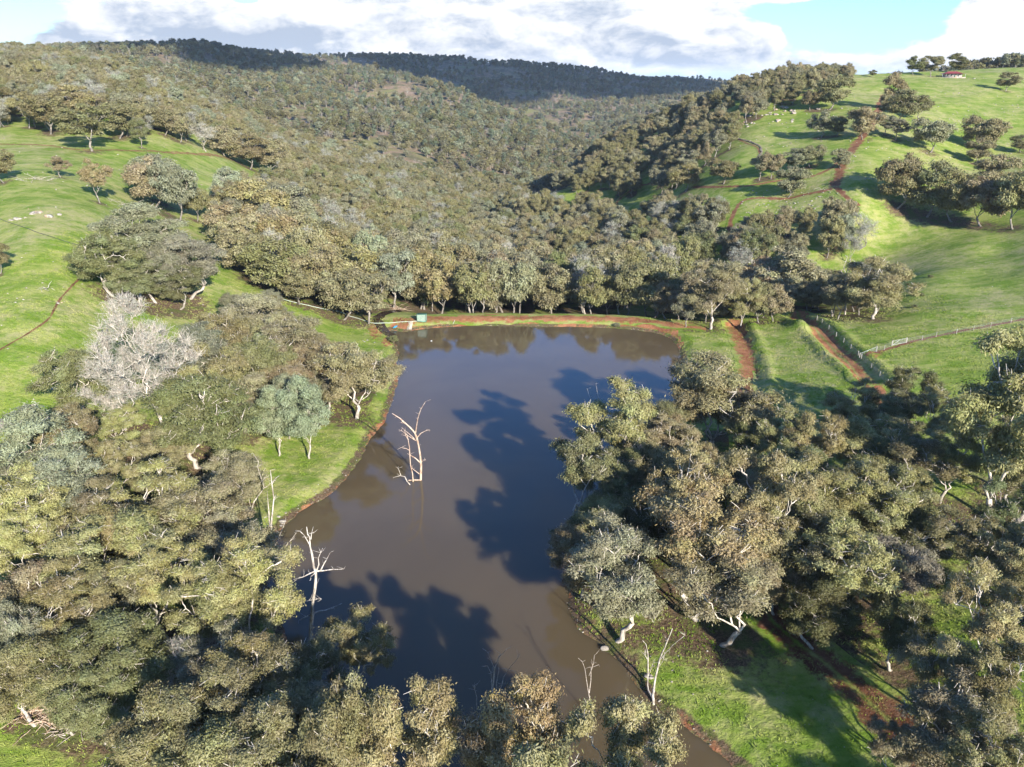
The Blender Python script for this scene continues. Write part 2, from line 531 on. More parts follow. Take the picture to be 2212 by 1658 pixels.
def m_leaf(name, source):
    """foliage: tint from the object's own colour, leaf-to-leaf and clump-to-clump variation from the mesh"""
    mt, N, out = new_mat(name)
    v = N.n('ShaderNodeAttribute', attribute_name='leafv').outputs['Fac']
    k = N.n('ShaderNodeAttribute', attribute_name='clumpv').outputs['Fac']
    if source == 'object':
        base = N.n('ShaderNodeObjectInfo').outputs['Color']
    else:
        at = N.n('ShaderNodeAttribute', attribute_name='tint', attribute_type='INSTANCER')
        base = at.outputs['Color']
    hs = N.n('ShaderNodeHueSaturation')
    N.link(base, hs.inputs['Color'])
    N.put(hs.inputs['Hue'], N.mr(k, 0, 1, 0.478, 0.534, False))
    N.put(hs.inputs['Saturation'], N.mr(v, 0, 1, 1.15, 0.78, False))
    N.put(hs.inputs['Value'], N.m('MULTIPLY', N.mr(v, 0, 1, 0.62, 1.36, False), N.mr(k, 0, 1, 0.82, 1.18, False)))
    b = N.n('ShaderNodeBsdfPrincipled')
    N.link(hs.outputs[0], b.inputs['Base Color'])
    b.inputs['Roughness'].default_value = 0.55
    b.inputs['Specular IOR Level'].default_value = 0.18
    tr = N.n('ShaderNodeBsdfTranslucent'); N.link(hs.outputs[0], tr.inputs['Color'])
    mx = N.n('ShaderNodeMixShader'); mx.inputs[0].default_value = 0.22
    N.link(b.outputs[0], mx.inputs[1]); N.link(tr.outputs[0], mx.inputs[2])
    N.link(mx.outputs[0], out.inputs[0])
    return mt

def m_bark(name, light, dark, lowdark=0.5):
    mt, N, out = new_mat(name)
    tc = N.n('ShaderNodeTexCoord'); P = tc.outputs['Object']
    sp = N.n('ShaderNodeSeparateXYZ'); N.link(P, sp.inputs[0])
    s = N.n('ShaderNodeVectorMath', operation='MULTIPLY'); N.link(P, s.inputs[0]); s.inputs[1].default_value = (3.0, 3.0, 0.7)
    n = N.noise(s.outputs[0], 1.2, 5.0, 0.7)
    c = N.mix(N.mr(n, 0.35, 0.62), dark, light)
    # rough dark bark stays on the butt of the trunk and peels off higher up
    low = N.mr(N.m('ADD', sp.outputs[2], N.m('MULTIPLY', n, 3.0)), 2.0, 5.5)
    c = N.mix(N.m('MULTIPLY', N.m('SUBTRACT', 1.0, low), lowdark), c, tuple(v * 0.4 for v in dark))
    principled(N, out, c, 0.85, 0.2, n, 0.05, 0.7)
    return mt

def m_plain(name, col, rough=0.6, spec=0.4, var=0.2, scale=3.0, metal=0.0):
    mt, N, out = new_mat(name)
    P = N.n('ShaderNodeTexCoord').outputs['Object']
    n = N.noise(P, scale, 5.0, 0.65)
    c = N.mix(N.mr(n, 0.35, 0.7), tuple(v * (1 - var) for v in col), tuple(min(1, v * (1 + var)) for v in col))
    b = principled(N, out, c, rough, spec, n, 0.01, 0.4)
    b.inputs['Metallic'].default_value = metal
    return mt

def m_rock():
    mt, N, out = new_mat('granite')
    P = pos(N)
    n = N.noise(P, 0.9, 6.0, 0.7)
    c = N.mix(N.mr(n, 0.35, 0.65), (0.15, 0.13, 0.11), (0.36, 0.33, 0.28))
    c = N.mix(N.mr(N.noise(P, 0.5, 3.0, 0.6), 0.55, 0.7, 0, .7), c, (0.36, 0.20, 0.11))
    principled(N, out, c, 0.9, 0.2, n, 0.15, 0.8)
    return mt

M = dict(
    ground=m_ground(), track=m_track(), road=m_track('shade_dark_road_dirt', .50), hilltrack=m_track('hill_track_dirt', .66), water=m_water('muddy_water', (0.094, 0.070, 0.039)),  # road: dirt colour darkened to stand for shade on the lower road
    creek=m_water('creek_water', (0.045, 0.030, 0.022), 0.06),
    leaf=m_leaf('gum_leaves', 'object'), leaf_far=m_leaf('forest_leaves', 'instancer'),
    bark=m_bark('pale_bark', (0.60, 0.55, 0.47), (0.27, 0.225, 0.18)),
    bark_far=m_bark('grey_bark', (0.38, 0.35, 0.30), (0.15, 0.125, 0.10)),
    dead=m_bark('bleached_wood', (0.50, 0.46, 0.39), (0.19, 0.155, 0.125), 0.15),
    deadred=m_bark('weathered_wood', (0.52, 0.42, 0.32), (0.27, 0.16, 0.10), 0.0),
    rock=m_rock(),
    log=m_plain('grey_log', (0.34, 0.29, 0.24), 0.9, 0.1, .4, 4),
    post=m_plain('treated_post', (0.30, 0.28, 0.24), 0.8, 0.2, .25, 5),
    wire=m_plain('fence_wire', (0.25, 0.25, 0.25), 0.5, 0.4, .1, 5),
    white=m_plain('galvanised_gate', (0.46, 0.48, 0.46), 0.4, 0.5, .08, 4),
    green=m_plain('green_sheet_steel', (0.045, 0.135, 0.095), 0.45, 0.5, .15, 2),
    greenroof=m_plain('weathered_green_roof', (0.20, 0.265, 0.215), 0.5, 0.5, .15, 2),
    board=m_plain('pale_boards', (0.52, 0.48, 0.40), 0.8, 0.2, .2, 3),
    blue=m_plain('blue_plastic', (0.020, 0.28, 0.46), 0.35, 0.5, .1, 3),
    hole=m_plain('dark_seat', (0.12, 0.36, 0.46), 0.6, 0.3, .1, 3),
    pipe=m_plain('pale_green_pipe', (0.42, 0.50, 0.42), 0.6, 0.3, .1, 1),
    hose=m_plain('black_hose', (0.045, 0.055, 0.050), 0.6, 0.3, .1, 1),
    redroof=m_plain('red_roof', (0.20, 0.040, 0.035), 0.5, 0.4, .15, 1),
    cream=m_plain('cream_wall', (0.34, 0.30, 0.26), 0.8, 0.2, .1, 1),
    darkstone=m_plain('dark_stone', (0.13, 0.115, 0.095), 0.9, 0.1, .3, 2),
    glass=m_plain('dark_window', (0.02, 0.025, 0.03), 0.1, 0.6, .1, 1),
)

# ------------------------------------------------------------------ object helpers
def link(o, parent=None):
    COL.objects.link(o)
    if parent is not None: o.parent = parent
    return o

def tag(o, label=None, cat=None, group=None, kind=None):
    if label: o['label'] = label
    if cat: o['category'] = cat
    if group: o['group'] = group
    if kind: o['kind'] = kind
    return o

def empty(name, loc, label, cat, group=None, rz=0.0):
    o = bpy.data.objects.new(name, None)
    o.location = loc; o.rotation_euler = (0, 0, rz)
    o.empty_display_size = 0.5
    link(o)
    return tag(o, label, cat, group)

def mesh_np(name, verts, faces_list, smooth=False):
    """verts (n,3); faces_list: list of (m,k) index arrays with fixed k each"""
    me = bpy.data.meshes.new(name)
    verts = np.asarray(verts, np.float32)
    me.vertices.add(len(verts)); me.vertices.foreach_set('co', verts.ravel())
    nl = sum(f.size for f in faces_list); npoly = sum(len(f) for f in faces_list)
    me.loops.add(nl); me.polygons.add(npoly)
    me.loops.foreach_set('vertex_index', np.concatenate([f.ravel() for f in faces_list]).astype(np.int32))
    st = []; o = 0
    for f in faces_list:
        st.append(o + np.arange(len(f)) * f.shape[1]); o += f.size
    me.polygons.foreach_set('loop_start', np.concatenate(st).astype(np.int32))
    if smooth:
        me.polygons.foreach_set('use_smooth', np.ones(npoly, bool))
    me.update(calc_edges=True)
    return me

class MB:
    """collects tubes, boxes and strips and links them as one mesh object"""
    def __init__(self):
        self.v = []; self.q = []; self.n = 0; self.ng = []
    def add(self, v, q):
        self.v.append(np.asarray(v, float)); self.q.append(np.asarray(q, int) + self.n); self.n += len(v)
    def tube(self, pts, rad, k=6, cap=True):
        pts = np.asarray(pts, float); n = len(pts)
        rad = np.broadcast_to(np.asarray(rad, float), (n,))
        d = np.gradient(pts, axis=0); d /= (np.linalg.norm(d, axis=1, keepdims=True) + 1e-9)
        up = np.array([0.13, 0.97, 0.21])
        a = np.cross(d, up); a /= (np.linalg.norm(a, axis=1, keepdims=True) + 1e-9)
        b = np.cross(d, a)
        th = np.arange(k) / k * 2 * math.pi
        ring = pts[:, None] + rad[:, None, None] * (a[:, None] * np.cos(th)[None, :, None] + b[:, None] * np.sin(th)[None, :, None])
        v = ring.reshape(-1, 3)
        i = np.arange(n - 1)[:, None] * k; j = np.arange(k)[None]
        j2 = (j + 1) % k
        q = np.stack([i + j, i + j2, i + k + j2, i + k + j], -1).reshape(-1, 4)
        if cap and k >= 4:
            q = np.vstack([q, [[0, k - 1, k - 2, k - 3]] if k == 4 else [[0, k - 1, k - 2, k - 3]], [[(n - 1) * k, (n - 1) * k + 1, (n - 1) * k + 2, (n - 1) * k + 3]]])
        self.add(v, q)
    def box(self, c, s, rz=0.0, mat=None):
        x, y, z = np.array(s) / 2
        v = np.array([[-x, -y, -z], [x, -y, -z], [x, y, -z], [-x, y, -z], [-x, -y, z], [x, -y, z], [x, y, z], [-x, y, z]])
        if mat is not None: v = v @ np.array(mat).T
        if rz:
            cz, sz = math.cos(rz), math.sin(rz)
            v = v @ np.array([[cz, sz, 0], [-sz, cz, 0], [0, 0, 1]])
        self.add(v + np.array(c), [[0, 3, 2, 1], [4, 5, 6, 7], [0, 1, 5, 4], [1, 2, 6, 5], [2, 3, 7, 6], [3, 0, 4, 7]])
    def mesh(self, name, smooth=False):
        return mesh_np(name, np.vstack(self.v), [np.vstack(self.q)], smooth)
    def build(self, name, mat, parent=None, loc=None, smooth=False):
        me = self.mesh(name, smooth)
        me.materials.append(mat)
        o = bpy.data.objects.new(name, me)
        if loc is not None: o.location = loc
        return link(o, parent)

# ------------------------------------------------------------------ tree library
def kmeans(P, k, rng, it=8):
    c = P[rng.choice(len(P), k, replace=False)].copy()
    for _ in range(it):
        d = ((P[:, None] - c[None]) ** 2).sum(-1)
        lab = d.argmin(1)
        for j in range(k):
            if (lab == j).any(): c[j] = P[lab == j].mean(0)
    return lab

def skeleton(rng, clumps, H, r0, fork, sides, lean=0.06, twigs=3, minr=0.035, crook=0.07):
    mb = MB()
    N = len(clumps)
    base = np.array([0, 0, -0.6])
    top = np.array([rng.normal() * lean * H, rng.normal() * lean * H, fork])
    def curve(a, b, ra, rb, n=4, k=None, lift=0.0):
        L = np.linalg.norm(b - a)
        t = np.linspace(0, 1, n + 1)[:, None]
        p = a + (b - a) * t
        p[1:-1] += rng.normal(size=(n - 1, 3)) * L * crook * (.45 if ra > .15 else 1)
        p[:, 2] += (np.sin(t[:, 0] * math.pi) * lift * L)
        mb.tube(p, ra + (rb - ra) * t[:, 0], k or sides)
        return p
    curve(base, top, r0 * 1.15, r0 * 0.8, 5, sides + 2)
    def rec(start, idx, r, depth):
        P = clumps[idx]
        if len(idx) == 1 or depth > 5:
            for i in idx:
                c = clumps[i]
                p = curve(start, c, r, max(minr * .7, r * 0.35), 3, None, 0.05)
                for _ in range(twigs):
                    o = p[-2] + rng.normal(size=3) * 0.05
                    dv = rng.normal(size=3); dv[2] = abs(dv[2]) * CL_R[1]
                    dv /= np.linalg.norm(dv)
                    curve(o, o + dv * rng.uniform(.7, 1.6) * CL_R[0], minr * 0.8, minr * 0.35, 2, 3)
            return
        k = min(len(idx), 2 if (depth or len(idx) < 6) else rng.randint(3, 5))
        lab = kmeans(P, k, rng)
        for j in range(k):
            sub = idx[lab == j]
            if len(sub) == 0: continue
            cen = clumps[sub].mean(0)
            rr = max(minr, r * math.sqrt(len(sub) / len(idx)) * 0.92)
            if len(sub) == len(idx):
                rec(start, sub, rr, depth + 2); continue
            f = 0.5 if len(sub) > 1 else 0.35
            jn = start + (cen - start) * f
            jn[2] -= 0.03 * H * (1 if depth == 0 else 0.2)
            curve(start, jn, rr, rr * 0.85, 3, None, 0.04)
            rec(jn, sub, rr * 0.85, depth + 1)
    rec(top, np.arange(N), r0 * 0.8, 0)
    return mb

CL_R = [1.0, 0.9]

def leaves(rng, cen, rad, n_leaf, L, Wd, droop=0.7, tw=12, flat=0.7, spread=0.28):
    """elongated leaf quads gathered in sprays round the clump centres"""
    nc = len(cen)
    vol = rad ** 2; vol = vol / vol.sum()
    cnt = np.maximum(3, (vol * n_leaf)).astype(int)
    ci = np.repeat(np.arange(nc), cnt)
    n = len(ci)
    # spray centres
    tws = rng.normal(size=(nc, tw, 3)); tws /= np.linalg.norm(tws, axis=2, keepdims=True)
    tws[..., 2] = np.abs(tws[..., 2]) * 1.15 - 0.35
    tws *= rng.uniform(0.45, 1.0, (nc, tw, 1))
    twv = rng.rand(nc, tw)
    ti = rng.randint(0, tw, n)
    off = tws[ci, ti] + rng.normal(size=(n, 3)) * np.array([spread, spread, spread * 0.9])
    off[:, 2] *= flat
    p = cen[ci] + off * rad[ci][:, None]
    o3 = off / np.array([1, 1, flat])
    out = o3 / (np.linalg.norm(o3, axis=1, keepdims=True) + 1e-6)
    nr = out + rng.normal(size=(n, 3)) * 0.55 + np.array([0, 0, 0.15])
    nr /= np.linalg.norm(nr, axis=1, keepdims=True)
    ax = rng.normal(size=(n, 3)) * 0.75 + np.array([0, 0, -droop])
    ax -= nr * (ax * nr).sum(1, keepdims=True)
    ax /= np.linalg.norm(ax, axis=1, keepdims=True) + 1e-9
    wd = np.cross(ax, nr)
    s = rng.uniform(0.65, 1.35, n)[:, None]
    l = ax * L * s; w = wd * Wd * s
    v = np.stack([p, p + l * .45 + w * .5, p + l, p + l * .45 - w * .5], 1).reshape(-1, 3)
    q = np.arange(n * 4).reshape(n, 4)
    lv = np.clip(rng.rand(n) * 0.5 + twv[ci, ti] * 0.5, 0, 1)
    cv = np.clip(rng.rand(nc)[ci] * 0.45 + rng.rand(nc, tw)[ci, ti] * 0.4 + rng.rand(n) * .15, 0, 1)
    return v, q, lv, cv

def crown_points(rng, n, H, Rr, z0, shape='dome', top=1.0, minsep=0.0):
    pts = []
    tries = 0
    while len(pts) < n and tries < n * 60:
        tries += 1
        u = rng.normal(size=3); u /= np.linalg.norm(u)
        r = rng.uniform(0.55, 1.0) if rng.rand() < .8 else rng.uniform(0.15, .6)
        p = u * r
        if shape == 'dome':
            zc = (H + z0) * 0.5; zh = (H - z0) * 0.5
            if p[2] < -0.75: continue
            w = 1.0 if p[2] > -0.1 else 0.9
            q = np.array([p[0] * Rr * w, p[1] * Rr * w, zc + p[2] * zh * 0.92])
        elif shape == 'flat':
            q = np.array([p[0] * Rr, p[1] * Rr, H * (0.45 + 0.45 * abs(p[2]) * (1 - .4 * math.hypot(p[0], p[1])))])
        elif shape == 'tall':
            zc = (H + z0) * 0.5; zh = (H - z0) * 0.5
            k = 1 - 0.35 * max(0, p[2])
            q = np.array([p[0] * Rr * k, p[1] * Rr * k, zc + p[2] * zh])
        if minsep and pts and min(np.linalg.norm(q - o) for o in pts) < minsep and tries < n * 40: continue
        pts.append(q)
    return np.array(pts)

LIB = {}
def add_variant(kind, seed, H, Rr, z0, nclump, crad, nleaf, L, Wd, r0, fork, sides=5, shape='dome', droop=0.7, twigs=3,
                minr=0.035, tw=12, flat=0.7, spread=.28, lobes=0, mats=('leaf', 'bark'), lean=.05, crook=.07, pull=.42, up=.9):
    rng = np.random.RandomState(seed)
    cp = crown_points(rng, nclump, H, Rr, z0, shape, minsep=crad * 0.75)
    if lobes:   # uneven outline: pull clumps towards a few random lobes
        lb = crown_points(rng, lobes, H * .92, Rr * 1.05, z0 + .12 * H, shape)
        near = ((cp[:, None] - lb[None]) ** 2).sum(-1).argmin(1)
        cp = cp * (1 - pull) + lb[near] * pull
    rad = crad * rng.uniform(0.7, 1.3, len(cp))
    CL_R[0] = crad; CL_R[1] = up
    mb = skeleton(rng, cp, H, r0, fork, sides, lean, twigs, minr, crook)
    tme = mb.mesh(kind + '_trunk', True); tme.materials.append(M[mats[1]])
    cme = None; raw = [np.vstack(mb.v), np.vstack(mb.q)]
    if nleaf:
        v, q, lv, cv = leaves(rng, cp, rad, nleaf, L, Wd, droop, tw, flat, spread)
        cme = mesh_np(kind + '_crown', v, [q])
        for nm, arr in (('leafv', lv), ('clumpv', cv)):
            a = cme.attributes.new(nm, 'FLOAT', 'FACE'); a.data.foreach_set('value', arr.astype(np.float32))
        cme.materials.append(M[mats[0]]); raw += [v, q, lv, cv]
        pv = v[::4]; Rr = float(np.percentile(np.hypot(pv[:, 0] - pv[:, 0].mean(), pv[:, 1] - pv[:, 1].mean()), 95)); H = float(np.percentile(pv[:, 2], 99.3))
    LIB.setdefault(kind, []).append((tme, cme, H, Rr, raw))

# near trees: leaf-sized faces; middle distance and far distance: fewer, larger sprays
for s in range(5):
    add_variant('open', 100 + s, 17, 6.2, 3.4, 66, .95, 50000, .27, .088, .26, 3.4, 6, twigs=5, lobes=9, minr=.056, flat=.76, tw=7, spread=.29, pull=.47, droop=.9)
for s in range(5):
    add_variant('dense', 200 + s, 14, 5.6, 1.2, 96, .98, 68000, .27, .088, .24, 2.2, 5, twigs=4, lobes=12, minr=.048, flat=.82, tw=7, spread=.30, pull=.43, droop=.85)
for s in range(2):
    add_variant('wispy', 300 + s, 13, 3.3, 1.5, 60, .9, 42000, .24, .080, .13, 1.6, 4, 'tall', twigs=4, lobes=12, droop=.2, minr=.028)
for s in range(2):
    add_variant('oval', 320 + s, 12, 3.4, 2.0, 60, 1.0, 46000, .24, .105, .15, 2.0, 5, 'tall', twigs=1, lobes=14, droop=.5)
add_variant('spread', 340, 9, 7.5, 1.2, 110, 1.2, 80000, .30, .12, .26, 1.4, 5, 'flat', twigs=2, lobes=24, droop=.2, flat=.6)
add_variant('bare', 360, 18, 5.6, 1.5, 230, .9, 15000, .26, .030, .22, 1.4, 5, 'tall', twigs=12, up=2.2, droop=-.5, minr=.03, lobes=14)
for s in range(5):
    add_variant('mid_open', 400 + s, 16, 5.6, 1.6, 48, 1.15, 15000, .48, .19, .24, 3.0, 4, twigs=2, lobes=8, minr=.06, flat=.74, tw=8, spread=.30, mats=('leaf', 'bark_far'))
for s in range(6):
    add_variant('mid_dense', 420 + s, 13, 5.4, .6, 68, 1.15, 18000, .48, .19, .22, 1.8, 4, twigs=1, lobes=11, minr=.055, flat=.82, tw=8, spread=.30, mats=('leaf', 'bark_far'))
for s in range(2):
    add_variant('mid_bare', 440 + s, 13, 5.0, 2.0, 70, 1.2, 3500, .55, .07, .20, 2.0, 4, twigs=5, droop=-.4, minr=.05, lobes=8)
for s in range(4):
    add_variant('far', 500 + s, 14, 4.2, 1.6, 20, 1.5, 900, 1.25, .6, .32, 2.4, 3, twigs=0, lobes=6, minr=.10, mats=('leaf_far', 'bark_far'))
for s in range(2):
    add_variant('farbare', 520 + s, 15, 3.0, 4.0, 12, 1.6, 60, 1.3, .30, .34, 3.0, 3, twigs=1, minr=.13, mats=('leaf_far', 'bark_far'))
for s in range(2):
    add_variant('farcone', 540 + s, 10, 2.2, 1.0, 12, 1.3, 500, 1.2, .6, .20, 2, 3, 'tall', twigs=0, minr=.08, mats=('leaf_far', 'bark_far'))

# ------------------------------------------------------------------ tree placement tables (photo pixels, 2212 wide)
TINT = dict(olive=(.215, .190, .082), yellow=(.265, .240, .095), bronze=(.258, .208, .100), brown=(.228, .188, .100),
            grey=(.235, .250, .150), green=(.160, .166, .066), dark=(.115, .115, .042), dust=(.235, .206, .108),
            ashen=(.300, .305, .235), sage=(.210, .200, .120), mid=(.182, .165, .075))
WORD = dict(olive='olive', yellow='yellow-green', bronze='bronze-tipped', brown='brownish', grey='grey-green', green='deep green',
            dark='dark green', dust='dusty brown-green', ashen='ashen', sage='sage-green', mid='olive-green')
TREES = []    # dict(x, y, z, h, w, style, tint, label, group, kind)

def on_ray(U, V, h, ymin=30.0):
    """the place where a tree of height h has its top at pixel (U, V)"""
    d = ray(U, V)
    ys = np.exp(np.linspace(math.log(ymin), math.log(3000), 3000))
    t = ys / d[1]
    x = d[0] * t; z = CAMH + d[2] * t
    g = zt(x, ys)
    k = np.nonzero(z - g < h)[0]
    i = k[0] if len(k) else 0
    return float(x[i]), float(ys[i]), float(g[i])

def depth(x, y, z): return y * CP - (z - CAMH) * SP

def T(U, Vt, h, wpx, style, tint, label, group=None):
    x, y, z = on_ray(U, Vt, h)
    w = wpx * depth(x, y, z + h * .7) / F
    if style != 'spread' and h < w * .96:
        h = w * .96; x, y, z = on_ray(U, Vt, h); w = wpx * depth(x, y, z + h * .7) / F
    TREES.append(dict(x=x, y=y, z=z, h=h, w=w, style=style, tint=tint, label=label, group=group, hand=True))

def B(U, Vt, Vb, wpx, style, tint, label, group=None):
    g = ground(U, Vb)
    x, y, z = g
    top = at_y(U, Vt, y)[2]
    h = max(3.0, top - z)
    w = wpx * depth(x, y, z + h * .7) / F
    if h < w * .92: w = min(w, h * 1.35); h = max(h, w * .92)
    TREES.append(dict(x=x, y=y, z=z, h=h, w=w, style=style, tint=tint, label=label, group=group, hand=True))

g1 = 'gums crowding the lower left of the pond'
for a in [
    (880, 1492, 19, 215, 'open', 'bronze', 'bronze-tipped gum at the bottom edge, left of the forked grey snag in the water'),
    (1120, 1490, 19, 215, 'open', 'bronze', 'bronze-tipped gum at the bottom edge directly below the forked grey snag'),
    (1345, 1535, 18, 225, 'open', 'bronze', 'bronze-tipped gum at the bottom edge beside the brown arm of water'),
    (775, 1340, 13, 150, 'open', 'olive', 'slim olive gum leaning over the dark water just right of the tall bleached snag'),
    (740, 1500, 18, 210, 'dense', 'olive', 'olive gum between the leaning shoreline gum and the bottom edge of the photo'),
    (645, 1385, 13, 200, 'open', 'mid', 'olive-green gum with clumped rounded crown at the left shore below the tall snag'),
    (528, 1185, 17, 195, 'open', 'yellow', 'large pale yellow-green gum overhanging the water left of the tall snag'),
    (450, 1220, 15, 180, 'open', 'olive', 'olive gum just left of the large pale gum that overhangs the water'),
    (520, 1400, 13, 200, 'open', 'olive', 'olive gum under the large pale overhanging gum, set back from the shore'),
    (440, 1475, 13, 230, 'open', 'mid', 'flat-topped olive-green gum in the thick of the lower left stand'),
    (600, 1540, 14, 250, 'open', 'mid', 'broad olive-green gum at the bottom edge, second crown left of the dark water'),
    (330, 1520, 12, 220, 'dense', 'olive', 'bushy olive gum at the bottom left beside the sunny grass corner'),
    (380, 1390, 8, 160, 'bare', 'ashen', 'low ashen twiggy gum half bare among green crowns at lower left'),
    (245, 1340, 12, 220, 'dense', 'green', 'deep green gum above the heap of fallen grey branches'),
    (110, 1380, 9, 170, 'dense', 'green', 'deep green bushy gum at the left edge above the grass corner'),
    (35, 1400, 11, 170, 'dense', 'olive', 'olive gum at the left edge just above the grass corner'),
    (15, 1325, 11, 150, 'dense', 'sage', 'sage gum at the left edge between two olive ones'),
    (130, 1460, 8, 130, 'dense', 'green', 'small green gum behind the broken stump at lower left'),
    (40, 1235, 11, 170, 'dense', 'dust', 'dusty gum at the left edge beside a crooked white limb'),
    (190, 1470, 9, 160, 'dense', 'mid', 'small olive-green gum right behind the heap of fallen branches'),
    (460, 1600, 13, 260, 'dense', 'olive', 'wide olive gum cut off by the bottom edge right of the grass corner'),
    (720, 1620, 13, 240, 'dense', 'mid', 'shaded gum cut off by the bottom edge beside the dark water'),
    (300, 1010, 17, 250, 'open', 'yellow', 'tall yellow-green gum with the brightest crown in the left stand'),
    (215, 1130, 15, 230, 'open', 'yellow', 'yellow-green gum in front of the brightest crown in the left stand'),
    (420, 1060, 14, 200, 'dense', 'dust', 'dusty brown-green gum beside the curved dead limbs at the left bank'),
    (45, 1020, 14, 190, 'open', 'yellow', 'yellow-green gum at the left edge below the big boulder'),
    (30, 1120, 12, 150, 'open', 'yellow', 'small yellow-green gum at the left edge above the crooked white limb'),
    (340, 1185, 14, 210, 'open', 'yellow', 'yellow-green gum showing a thick white trunk in the middle of the left stand'),
    (120, 1235, 13, 190, 'open', 'olive', 'olive gum under the yellow-green crowns near the left edge'),
    (480, 1130, 11, 150, 'dense', 'sage', 'sage-green gum behind the leaning dead limb over the left shore'),
    (500, 985, 8, 140, 'dense', 'dust', 'brownish low gum at the edge of the bright grass by the left bank'),
    (350, 930, 7, 120, 'dense', 'brown', 'small brownish gum in front of the flat-topped green tree'),
    (255, 885, 8, 110, 'open', 'yellow', 'small yellow-green gum between the feathery gum and the flat-topped tree'),
    (700, 790, 9, 110, 'dense', 'sage', 'sage-green gum between the round shoreline gum and the two grey-green saplings'),
    (420, 710, 11, 150, 'dense', 'sage', 'sage-green gum behind the bare ashen tree at the top of the belt'),
]: T(*a, group=g1)
for a in [
    (115, 885, 1110, 190, 'wispy', 'grey', 'tall feathery grey-green gum beside the big boulder at the left edge'),
    (175, 985, 1185, 150, 'wispy', 'grey', 'feathery grey-green gum in front of the tall feathery one near the boulder'),
    (440, 845, 1010, 235, 'dense', 'green', 'flat-topped deep green tree with one broad dense canopy above the left bank'),
    (770, 752, 905, 175, 'dense', 'dust', 'round dusty gum whose crown hangs over the water on the upper left shore'),
    (345, 640, 945, 215, 'bare', 'ashen', 'large bare ashen tree of pale twigs standing above the left stand'),
    (265, 730, 930, 140, 'bare', 'ashen', 'smaller bare ashen tree on the left side of the large bare one'),
    (180, 775, 905, 170, 'dense', 'green', 'deep green bushy tree on the open hillside left of the bare ashen tree'),
    (475, 750, 905, 170, 'dense', 'olive', 'olive gum right beside the large bare ashen tree'),
    (560, 640, 790, 150, 'dense', 'sage', 'highest gum of the brownish belt that runs down the left hillside'),
    (480, 680, 830, 140, 'dense', 'olive', 'olive gum at the upper left end of the hillside belt'),
    (640, 695, 850, 150, 'dense', 'brown', 'brownish gum at the right edge of the hillside belt, against bright grass'),
    (690, 745, 875, 120, 'dense', 'brown', 'small brownish gum at the lower right end of the hillside belt'),
    (570, 735, 880, 160, 'dense', 'olive', 'olive gum in the middle of the hillside belt'),
    (530, 820, 935, 140, 'dense', 'dust', 'dusty gum directly behind the flat-topped green tree'),
    (620, 790, 905, 120, 'dense', 'brown', 'brownish gum just behind the two grey-green saplings'),
    (300, 570, 655, 200, 'dense', 'green', 'front gum of the round hillside clump with low skirts of foliage'),
    (390, 590, 668, 140, 'dense', 'green', 'lower right gum of the broad round clump on the left hillside'),
    (245, 530, 640, 150, 'dense', 'green', 'left flank gum of the broad round clump alone on the left hillside'),
    (405, 520, 645, 150, 'dense', 'sage', 'right flank gum of the broad round clump alone on the left hillside'),
    (320, 474, 600, 190, 'dense', 'sage', 'topmost gum of the broad round clump alone on the left hillside'),
    (340, 560, 655, 130, 'dense', 'sage', 'middle gum of the broad round clump on the left hillside, branches showing'),
    (600, 680, 820, 130, 'dense', 'dust', 'dusty gum in the upper middle of the hillside belt'),
]: B(*a, group=g1)
g2 = 'gums along the foot of the left hillside behind the dam'
for a in [
    (545, 392, 14, 120, 'mid_dense', 'olive'), (620, 405, 14, 110, 'mid_dense', 'sage'), (500, 440, 13, 110, 'mid_dense', 'dust'),
    (570, 460, 14, 120, 'mid_dense', 'olive'), (650, 460, 14, 120, 'mid_dense', 'dust'), (710, 480, 14, 110, 'mid_dense', 'mid'),
    (530, 500, 13, 110, 'mid_dense', 'dust'), (600, 520, 14, 120, 'mid_dense', 'olive'), (680, 540, 14, 120, 'mid_dense', 'dust'),
    (760, 535, 14, 120, 'mid_dense', 'olive'), (730, 585, 12, 110, 'mid_dense', 'dust'), (790, 590, 11, 110, 'mid_open', 'dust'),
    (640, 580, 11, 80, 'mid_dense', 'mid')]: T(*a, label=None, group=g2)
for a in [(520, 470, 560, 100, 'mid_dense', 'dust'), (580, 500, 592, 90, 'mid_dense', 'olive'), (700, 570, 645, 100, 'mid_dense', 'mid'),
          (770, 580, 668, 100, 'mid_dense', 'dust'), (815, 590, 665, 70, 'mid_dense', 'brown')]: B(*a, label=None, group=g2)

for a in [
    (602, 835, 985, 85, 'oval', 'grey', 'left one of the two grey-green saplings standing on the grassy left bank'),
    (668, 818, 990, 105, 'oval', 'grey', 'right one of the two grey-green saplings standing on the grassy left bank'),
    (625, 810, 950, 70, 'oval', 'sage', 'slim sage sapling standing just behind the two grey-green saplings'),
]: B(*a, group='saplings on the left bank')

